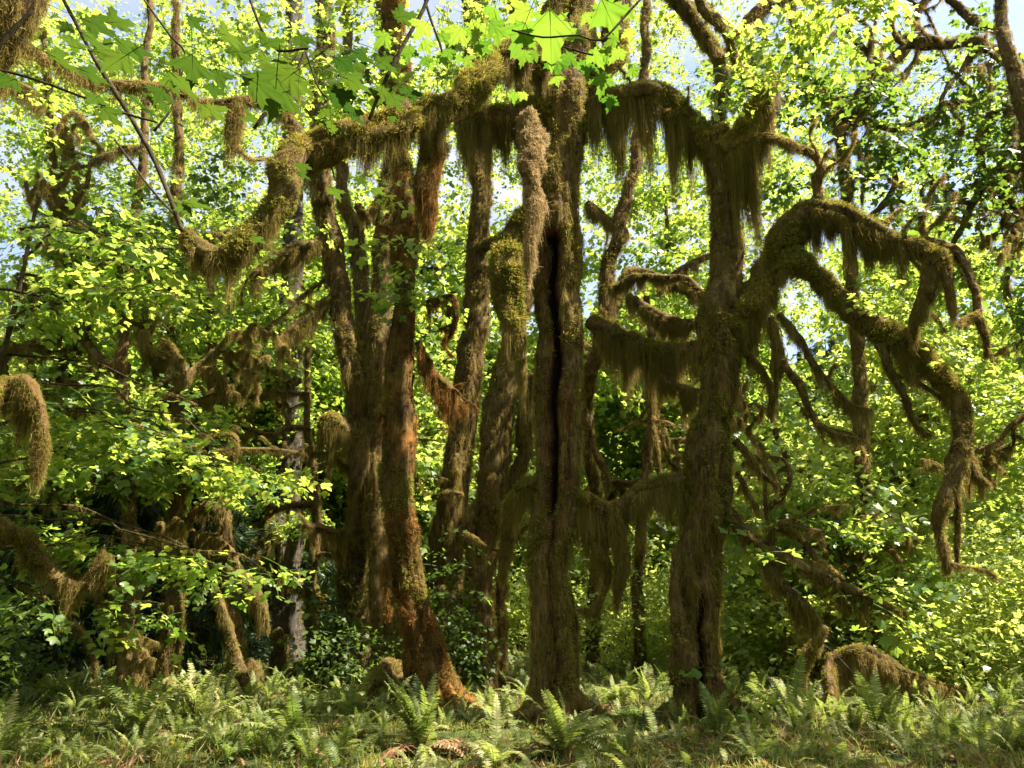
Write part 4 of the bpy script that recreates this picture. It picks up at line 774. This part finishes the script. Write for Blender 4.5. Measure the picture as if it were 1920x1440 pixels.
def twist(x, y, ang, ln, r, Y, lvl, out, g, drape=50, sag=.0):
    """a wandering branch in picture pixels at distance Y, with side branches"""
    n = 6; pts = [(x, y, r, Y)]; a = ang
    for k in range(n):
        a += g.normal(0, .42) + sag * (.25 if math.cos(a) > 0 else -.25); x += math.cos(a) * ln / n; y += math.sin(a) * ln / n; Y += g.normal(0, .12); rr = r * (1 - .8 * (k + 1) / n); pts.append((x, y, max(rr, .8), Y))
        if lvl and g.random() < .55: twist(x, y, a + g.choice([-1, 1]) * g.uniform(.5, 1.2), ln * g.uniform(.35, .6), max(rr * .7, 1.2), Y, lvl - 1, out, g, drape, sag)
    out.append(('branch', px(pts, Y), {**TW, 'drape': drape, 'dlen': (.04, .32), 'wander': .06, 'fuzz': 160}))
def twisty(label, trunk, Y, starts, seed, blobs, drape=45, sag=.2):
    g = np.random.default_rng(seed); c = groundstart(px(trunk, Y)); out = []
    for (x, y, ang, ln, r) in starts: twist(x, y, R(ang), ln, r, Y, 2, out, g, drape, sag)
    c = c * np.array([1, 1, 1, .75]); t, _ = tree('maple_tree', label, base_of(c), [('trunk', c, {**TR, 'flare': .4, 'ns': 20, 'fuzz': 150, 'shag': 40})] + out)
    if blobs: crown(t, base_of(c), blobs, 'leaf_dark' if seed in (901, 903) else 'leaf', dens=10, clump=.5)
twisty('maple beyond the right edge whose dark twisting branches cross the upper right sky', [(2010, 1300, 40, 13), (1990, 900, 34), (1960, 500, 28), (1930, 250, 22), (1890, 100, 16), (1870, -80, 10)], 14.5,
   [(1895, 180, 120, 260, 13), (1900, 110, 185, 420, 12), (1880, 60, 200, 330, 9), (1940, 300, 160, 300, 12), (1860, 210, 90, 200, 12), (1920, 400, 200, 300, 10), (1960, 780, 175, 200, 7)], 901, [pblob(120, 1780, 200, 220, 200, 15.5, 1.2), pblob(70, 1850, 520, 120, 160, 15.3, 1)])
twisty('forked maple with dark mossy branches against the upper right gaps', [(1640, 1290, 22, 16), (1620, 1000, 18), (1610, 700, 16), (1590, 450, 14), (1570, 250, 13), (1500, 100, 10), (1480, -60, 8)], 16,
   [(1570, 240, -20, 330, 10), (1565, 220, 30, 420, 13), (1540, 160, 200, 200, 8), (1595, 450, -30, 300, 8)], 902, [pblob(80, 1620, 120, 220, 150, 16, 1.5)])
twisty('thin maple with tangled brown draped branches over the left thicket', [(245, 1280, 20, 13), (240, 1000, 16), (230, 700, 13), (245, 480, 11), (270, 250, 9), (280, 0, 7)], 13,
   [(240, 900, 200, 240, 12), (238, 800, -20, 260, 12), (232, 690, 190, 230, 12), (245, 480, 200, 200, 8), (240, 1000, 20, 200, 5), (241, 1060, 170, 230, 5), (265, 280, 190, 200, 7)], 903, [pblob(90, 230, 420, 220, 150, 12.6, 1), pblob(60, 230, 780, 220, 80, 12.6, .8)], drape=110)
twisty('leafless twiggy maple snag in the gap between the slender tree and crooked trunk', [(590, 1270, 14, 18), (585, 1100, 12), (590, 950, 10), (575, 800, 8), (580, 650, 6)], 18,
   [(588, 1100, 200, 180, 6), (588, 1050, -30, 120, 5), (590, 950, 210, 220, 7), (582, 880, -20, 100, 5), (577, 800, 200, 200, 6), (578, 740, 170, 150, 5)], 904, [], drape=60)
twisty('maple with thin mossy twigs between the thickest and rightmost trunks', [(1195, 1250, 14, 17), (1200, 1000, 12), (1215, 850, 10), (1225, 700, 9), (1215, 560, 8)], 17,
   [(1200, 900, 200, 150, 6), (1210, 850, -40, 160, 6), (1222, 700, 200, 160, 6)], 905, [], drape=160)
twisty('low mossy maple with crooked branches near the ground at the right', [(1480, 1275, 9, 15), (1470, 1180, 7), (1450, 1080, 6), (1440, 960, 5), (1430, 860, 4)], 15,
   [(1470, 1190, 20, 200, 6), (1450, 1050, 10, 200, 6), (1440, 950, -20, 200, 6)], 906, [pblob(120, 1560, 1000, 180, 110, 15, 1)], drape=60)

for lb, x, Y, blobs in [('slim maple filling the upper left corner with leaves', 20, 16, [pblob(110, 80, 90, 200, 120, 15, 1), pblob(90, 60, 300, 170, 100, 15, 1), pblob(70, 420, 60, 170, 80, 15, 1)]),
  ('slim maple whose leaves close the gap under the arched right limb', 1460, 19, [pblob(90, 1470, 520, 140, 110, 18.5, 1), pblob(90, 1420, 330, 90, 120, 18.5, 1), pblob(110, 1640, 560, 200, 120, 18.5, 1)])]:
    b = gp(x, Y); ctrl = np.array([[b[0] + rng.normal(0, .2), b[1], b[2] + z, .12 * (1 - z / 13)] for z in (-.2, 2, 4, 6.5, 9, 11)])
    t_, _ = tree('maple_tree', lb, tuple(b), [('trunk', ctrl, dict(ns=14, rough=.15, fuzz=60, shag=25, tsize=1.5, wander=.2))]); crown(t_, b, blobs, clump=.5, layer=.15, dens=9)

for lb, x, Y, blobs in [('tall far maple closing the sky behind the slim and leaning trunks', 640, 34, [pblob(480, 640, 280, 230, 280, 34, 2), pblob(280, 420, 250, 160, 260, 34, 2)]),
  ('tall far maple closing the sky between the straight trunk and the hanging tan moss', 880, 36, [pblob(480, 900, 250, 170, 330, 36, 2), pblob(380, 1170, 300, 170, 300, 36, 2)]),
  ('tall far maple closing the sky at the upper left', 150, 30, [pblob(400, 130, 250, 260, 240, 30, 2), pblob(220, 280, 80, 240, 120, 30, 2)]),
  ('tall far maple closing the sky right of the mossy knob', 1480, 34, [pblob(220, 1480, 300, 200, 240, 34, 2), pblob(160, 1750, 420, 220, 130, 34, 2)])]:
    b = gp(x, Y); ctrl = np.array([[b[0] + rng.normal(0, .3), b[1], b[2] + z, .25 * (1 - z / 22)] for z in (-.2, 4, 8, 12, 16, 19)])
    t_, _ = tree('maple_tree', lb, tuple(b), [('trunk', ctrl, dict(ns=12, rough=.15, fuzz=30, shag=15, tsize=2, wander=.2))]); crown(t_, b, blobs, 'leaf_mid', clump=1.0, layer=.4, dens=9)

# dark conifer thicket at the left
def conifer(label, x, Y, h, w_, n, seed):
    g = np.random.default_rng(seed); b = gp(x, Y); ctrl = np.array([[b[0], b[1], b[2] - .1, .10], [b[0] + .1, b[1], b[2] + h * .5, .06], [b[0], b[1], b[2] + h, .015]])
    t_, _ = tree('young_conifer', label, tuple(b), [('trunk', ctrl, dict(ns=8, fuzz=60, rough=.2))]); t = g.random(n) ** .8; a = g.uniform(0, 6.28, n); rr = w_ * (1 - .75 * t) * g.random(n) ** .5
    p = np.stack([b[0] + rr * np.cos(a), b[1] + rr * np.sin(a), b[2] + .3 + h * t - rr * .2], 1)
    scatter('foliage', 'needle', p, np.stack([g.normal(0, .5, n), g.normal(0, .5, n) - .6, a], 1), np.stack([g.uniform(.6, 1.3, n)] * 3, 1), t_, tuple(b))
for i, (lb, x, Y, h, w_, n) in enumerate([('dark young conifer in the shade left of the slender tree', 390, 16.5, 4.2, 1.8, 420), ('drooping brownish conifer filling the darkest part of the left thicket', 235, 15.5, 3.6, 2.0, 420),
     ('dark conifer at the left edge under the golden mossy limb', 60, 14.5, 3.0, 2.0, 380), ('small dim conifer beside the grey trunked tree', 600, 21, 2.6, 1.2, 160), ('dark conifer behind the drooping right limb', 1580, 30, 12, 2.6, 420), ('dark conifer deep between the far maples at the right', 1760, 32, 10, 2.6, 380), ('dark conifer among maples left of the crooked trunk', 470, 30, 11, 2.6, 380)]):
    conifer(lb, x, Y, h, w_, n, 300 + i)

# ------------------------------------------------------------------ shrubs
def shrub(label, x, Y, wx, h, n, seed, key='shrub', group=None):
    g = np.random.default_rng(seed); b = gp(x, Y); t = thing('shrub', label, 'shrub', tuple(b), group); st = Acc()
    tp = []
    for k in range(9):
        a = g.uniform(0, 6.28); l = g.uniform(.5, 1) * h; q = [np.array([0, 0, -.1])]
        for u in (.4, .75, 1): q.append(np.array([math.cos(a) * wx * .8 * u ** 1.5 + g.normal(0, .05), math.sin(a) * wx * .8 * u ** 1.5, l * u]))
        V, Fq = thin_tube(q, np.array([.014, .010, .006, .003]), 5); st.add(V, Fq, .2); tp += q[1:]
    link('stems', st.mesh('stems', M['twig']), t)
    tp = np.array(tp); k = g.integers(0, len(tp), n); p = tp[k] + g.normal(0, 1, (n, 3)) * np.array([.42 * wx, .42 * wx, .16 * h]); p[:, 2] = np.abs(p[:, 2]) + .03
    scatter('foliage', key, p + b, np.stack([g.normal(-.1, .35, n), g.normal(0, .35, n), g.uniform(0, 6.28, n)], 1), g.uniform(.8, 1.6, n), t, tuple(b))
SH = [('lime leaved shrub at the right in front of the dark gap', 1740, 13.5, .9, 1.5, 130), ('tall lime shrub at the right edge', 1890, 14, 1.1, 2.5, 260), ('sunny shrub between the thickest and rightmost trunks', 1170, 18, 1.4, 1.9, 300), ('pale sunny shrub beside the rightmost trunk base', 1240, 22, 1.5, 2.6, 320),
 ('yellow green shrub low behind the link limb', 1130, 25, 1.6, 3.0, 330), ('airy shrub seen right of the slanting trunk', 965, 22, 1.1, 2.0, 200), ('shrub glowing between the grey trunk and the crooked maple', 605, 24, 1.2, 2.6, 240), ('low shrub behind the fallen mossy branch', 1430, 15.5, 1.2, 1.5, 240),
 ('mid green shrub under the sunlit maple at the right', 1600, 17, 1.5, 2.0, 320), ('broad dim shrub behind the lime shrubs', 1810, 18, 2.0, 3.2, 420), ('far sunny shrub between crooked and leaning trunks', 715, 26, 1.2, 2.4, 200), ('shrub with hazy leaves at the foot of the far maples', 1330, 28, 2.0, 3.5, 360), ('sunny shrub right of the leaning trunk foot', 800, 27, 1.3, 3.0, 220), ('tall shrub closing the gap behind the lower right limb', 1480, 23, 2.0, 3.6, 420), ('shrub in the far gap right of the trunk cluster', 1060, 30, 2.2, 4.0, 300)]
for i, (lb, x, Y, wx, h, n) in enumerate(SH): shrub(lb, x, Y, wx, h, n, 500 + i)
for i, (lb, x, Y, wx, h, n) in enumerate([('small leaved vine maple sprouting up the crooked trunk foot', 640, 15.2, .5, 1.9, 110), ('small leaved sprout between the straight and slanting trunks', 860, 14.2, .4, 2.3, 110), ('dim green sprout at the far left edge', 20, 11.5, .8, 1.3, 150), ('little dark sprout left of the leaning trunk', 690, 14, .5, 1.0, 60)]):
    shrub(lb, x, Y, wx, h, n, 600 + i, 'shrub_dark')

# ------------------------------------------------------------------ stumps, roots, fallen wood
def log(label, pts, Y, name='fallen_branch', **op):
    c = px(pts, Y) * np.array([1, 1, 1, .72]); b = tuple(c[0, :3])
    t = tree(name, label, b, [('stem', c, {**LB, 'drape': 300, 'dlen': (.05, .4), 'fuzz': 600, **op})], cat='fallen branch'); return t
log('arched mossy fallen branch with golden fringes on the ground at the right', [(1545, 1300, 8, 12), (1570, 1240, 13, 12.5), (1625, 1225, 17), (1680, 1250, 13), (1740, 1278, 9), (1850, 1300, 5)], 12, drape=700, dlen=(.1, .6))
log('upright mossy broken branch beside the golden fringed arch', [(1485, 1300, 14, 12), (1505, 1255, 16), (1530, 1215, 14), (1545, 1170, 7)], 12, dlen=(.03, .2))
log('thin bare stick leaning over the golden fringed arch', [(1520, 1180, .8, 12), (1580, 1245, 1.2), (1650, 1320, 1.5)], 12, drape=0, fuzz=0, mat='grey')
log('low mossy branch lying near the bottom right corner', [(1700, 1392, 7, 9.3), (1790, 1405, 9), (1870, 1425, 8), (1960, 1440, 6)], 9.3, drape=0)
log('slumped mossy branch leaning down to the ground in the left thicket', [(398, 1100, 6, 13), (425, 1150, 10), (438, 1195, 12), (450, 1240, 13), (468, 1285, 11), (480, 1330, 8)], 13, drape=350)
log('thin curved mossy branch in the darkest left shade', [(145, 1160, 5, 11), (170, 1195, 6), (182, 1240, 7), (178, 1275, 5)], 11, drape=80)
log('mossy root branch angled from the leaning trunk foot', [(760, 1330, 16, 12.4), (730, 1255, 22, 13), (690, 1285, 18, 12.5), (660, 1330, 10, 12)], 12.4, drape=100)
log('pale bare twig lying in the ferns at left', [(455, 1345, 2, 9.6), (520, 1350, 2.5), (590, 1352, 2)], 9.6, drape=0, fuzz=0, mat='grey')
def stump(label, x, Y, h, r):
    b = gp(x, Y); c = np.array([[b[0], b[1], b[2] - .15, r], [b[0] + .03, b[1], b[2] + h * .5, r * .8], [b[0], b[1], b[2] + h, r * .55], [b[0], b[1], b[2] + h * 1.12, r * .2]])
    tree('stump', label, tuple(b), [('stem', c, dict(ns=20, rough=.45, flare=.6, fuzz=300, shag=160))], cat='stump')
stump('rounded mossy stump behind the leaning trunk foot', 745, 15, 1.3, .38); stump('small mossy stump among the shaded left ferns', 500, 14.5, .45, .2); stump('low green hummock stump at the crooked trunk foot', 620, 16.5, .4, .45); stump('narrow mossy stump left of the crooked trunk', 545, 16, .9, .15)


# ------------------------------------------------------------------ sword ferns
FR = {}
for k in range(14):
    up = k % 3 == 0
    FR[k] = frond_geo(rng.uniform(.55, .95), rng.uniform(.4, .8) if up else rng.uniform(.9, 1.7), 22, rng.uniform(.08, .3) if up else rng.uniform(.35, .8), rng.uniform(.07, .11)).mesh('frond', M['fern'])
DR = [frond_geo(rng.uniform(.5, .8), rng.uniform(1.4, 2.0), 16, rng.uniform(.8, 1.2), .08).mesh('frond', M['dead']) for _ in range(4)]
def fern(label, X, Y, s=1.0, nf=15, dead=3, group=None, upright=.5):
    b = (X, Y, float(gz(X, Y))); t = thing('sword_fern', label, 'fern', b, group)
    for k in range(nf):
        up = rng.random() < upright; key = rng.choice([0, 3, 6, 9, 12]) if up else rng.choice([1, 2, 4, 5, 7, 8, 10, 11, 13])
        o = link('frond', FR[int(key)], t); a = rng.uniform(0, 6.28); o.rotation_euler = (rng.normal(0, .12), rng.normal(0, .12), a); q = s * .66 * rng.uniform(.6, 1.2); o.scale = (q, q, q)
    for k in range(dead):
        o = link('frond', DR[rng.integers(0, 4)], t, label='brown dead frond'); o.rotation_euler = (0, 0, rng.uniform(0, 6.28)); q = s * .72 * rng.uniform(.7, 1.1); o.scale = (q, q, q)
    return t
def fx(x, Y): return (x - 960) / F_PX * Y * 1.03
NF = [('brightly sunlit fern with a fan of upright fronds in front of the leaning trunk', 810, 8.9, 1.0, 26, 10, .75), ('wide spread fern with silvery fronds in front of the thickest trunk', 1050, 8.7, 1.1, 24, 6, .2), ('fern at the foot of the rightmost trunk', 1300, 9.2, .75, 16, 3, .7),
 ('sunlit fern with tall fronds near the bottom right corner', 1860, 8.8, .9, 20, 3, .7), ('fern with upright pale tips right of the rightmost trunk', 1575, 9.0, .8, 20, 2, .8), ('small fern with drooping white lit frond beside the rightmost trunk', 1430, 10.2, .9, 12, 1, .1),
 ('low fern at bottom middle left, half in shade', 600, 8.3, .9, 16, 2, .5), ('dark fern at the bottom left corner', 110, 8.2, .95, 18, 2, .4), ('yellow lit fern in the bright patch at left', 340, 9.6, .95, 22, 4, .4), ('sunny fern with many upright tips in the bright patch', 440, 9.9, .9, 24, 2, .8),
 ('fern between the two front ferns at bottom centre', 930, 8.2, .8, 14, 2, .4), ('fern in the shadow left of the thickest trunk base', 930, 10.6, .8, 16, 1, .5), ('fern under the leaning trunk', 700, 11.2, .8, 16, 1, .6), ('small fern in the clearing behind the two front trunks', 1190, 12.0, .8, 14, 1, .5)]
for lb, x, Y, s, nf, dd, up in NF: fern(lb, fx(x, Y), Y, s * 1.55, nf, dd, None, up)
cnt = 0
zones = [('sword fern in the sunny patch at the left', 'ferns in the sunny left patch', 0, 560, 8.9, 11.5, 26), ('sword fern in the dim strip under the left thicket', 'ferns under the left thicket', 0, 640, 11.5, 14.5, 34), ('shaded sword fern along the bottom left', 'ferns along the bottom left', 0, 700, 7.7, 8.9, 20),
   ('sword fern in the shade around the middle trunks', 'ferns around the middle trunks', 640, 1280, 9.6, 14, 34), ('sword fern along the bottom right', 'ferns along the bottom right', 1150, 1920, 7.7, 9.4, 22), ('sword fern in the tangled ground right of the big trunks', 'ferns in the tangle at right', 1380, 1960, 9.6, 14, 36)]
cnt2 = {}
MARK = [(0, 'left edge'), (190, 'dark conifers'), (330, 'shaded brown trunk'), (450, 'slumped mossy branch'), (545, 'grey trunk'), (650, 'crooked trunk'), (810, 'leaning trunk'), (920, 'slanting trunk'), (1040, 'thickest trunk'),
        (1180, 'clearing'), (1320, 'rightmost big trunk'), (1500, 'broken upright branch'), (1630, 'golden fringed arch'), (1760, 'lime shrub'), (1900, 'right edge')]
for lb, gr, x0, x1, y0, y1, n in zones:
    for k in range(n):
      for attempt in range(12):
        Y = rng.uniform(y0, y1); x = rng.uniform(x0, x1); sz = rng.uniform(.5, .9); nf = int(rng.integers(8, 14)); dd = int(rng.integers(0, 3)); up = rng.uniform(.2, .9)
        mk = min(MARK, key=lambda m: abs(m[0] - x)); sd = '' if mk[0] in (0, 1900, 1180) else 'left of the ' if x < mk[0] else 'right of the '; mk = mk[1]
        look = ('small ' if sz < .63 else 'large ' if sz > .8 else 'middling ') + ('upright ' if up > .6 else 'spreading ') + 'fern' + (' with brown dead fronds' if dd == 2 else ' with one brown frond' if dd else '')
        where = ('in front, ' if Y < 8.9 else '' if Y < 11.5 else 'farther back, ') + (sd or 'by the ') + mk
        if look + where not in cnt2 or attempt == 11:
            cnt2[look + where] = 1; fern(look + ' ' + where, fx(x, Y), Y, sz, nf, dd, 'sword ferns on the forest floor', up); break
# ground cover too dense to count
n = 26000; Y = 6.5 + 20 * rng.random(n) ** 1.6; X = rng.uniform(-1, 1, n) * (Y * .78 + 1); z = gz(X, Y)
scatter('ground_cover', 'cover', np.stack([X, Y, z], 1), np.stack([rng.normal(0, .2, n), rng.normal(0, .2, n), rng.uniform(0, 6.28, n)], 1), rng.uniform(.6, 1.7, n), label='low grass, moss and sorrel covering the forest floor', category='ground cover')
n = 1500; Y = 6.5 + 12 * rng.random(n); X = rng.uniform(-1, 1, n) * (Y * .78 + 1); k = vnoise(np.stack([X, Y, 0 * X], 1) * .8, 77) > .05; X, Y = X[k], Y[k]; n = len(X)
scatter('litter', 'litter', np.stack([X, Y, gz(X, Y) + .02], 1), np.stack([rng.normal(0, .3, n), rng.normal(0, .3, n), rng.uniform(0, 6.28, n)], 1), rng.uniform(.7, 1.6, n), label='brown dead fronds and twigs lying on the forest floor', category='litter')
n = 3200; Y = 7.6 + 15 * rng.random(n); X = rng.uniform(-1, 1, n) * (Y * .78 + 1)
scatter('undergrowth', 'frond', np.stack([X, Y, gz(X, Y)], 1), np.stack([rng.normal(0, .2, n), rng.normal(0, .2, n), rng.uniform(0, 6.28, n)], 1), rng.uniform(.22, .55, n) * (1 + .5 * (Y > 12)), label='tangled low fronds between the trunks', category='undergrowth')

# ------------------------------------------------------------------ far forest on the hillside
def far_tree(name, mat, con):
    a = Acc(); g = rng
    V, Fq = thin_tube([[0, 0, 0], [0, 0, 8], [0, 0, 17]], np.array([.3, .2, .05]), 5); a.add(V, Fq, .1)
    n = 420; t = g.random(n); an = g.uniform(0, 6.28, n)
    if con: rr = 3.2 * (1 - t) * g.random(n) ** .4 + .2; z = 1 + 17 * t
    else: rr = 4.2 * np.sqrt(np.clip(1 - (2 * t - 1) ** 2, 0, 1)) * g.random(n) ** .35; z = 2.5 + 12 * t
    for k in range(n):
        c0 = np.array([rr[k] * math.cos(an[k]), rr[k] * math.sin(an[k]), z[k] + (-.25 * rr[k] if con else 0)]); m = rotm(g.normal(0, .6), g.normal(0, .6), g.uniform(0, 6.28)); s = g.uniform(.5, 1.0)
        V = np.array([[-.5, -.3, 0], [.4, -.5, .1], [.6, .3, -.1], [0, .7, .05], [-.6, .2, 0]]) * s; a.add(V @ m.T + c0, [[0, 1, 2], [0, 2, 3], [0, 3, 4]], g.random())
    return a.mesh(name, mat, False)
protos('forest', [far_tree('far_tree', M['leaf'], False), far_tree('far_tree', M['leaf'], False), far_tree('far_tree', M['needle'], True), far_tree('far_tree', M['leaf_dark'], False)])
n = 520; Y = 46 + 150 * rng.random(n); X = rng.uniform(-.95, .95, n) * Y
scatter('forest', 'forest', np.stack([X, Y, gz(X, Y) - .5], 1), np.stack([0 * X, 0 * X, rng.uniform(0, 6.28, n)], 1), rng.uniform(.6, 1.1, n), label='far forest rising up the hillside behind everything', category='forest')
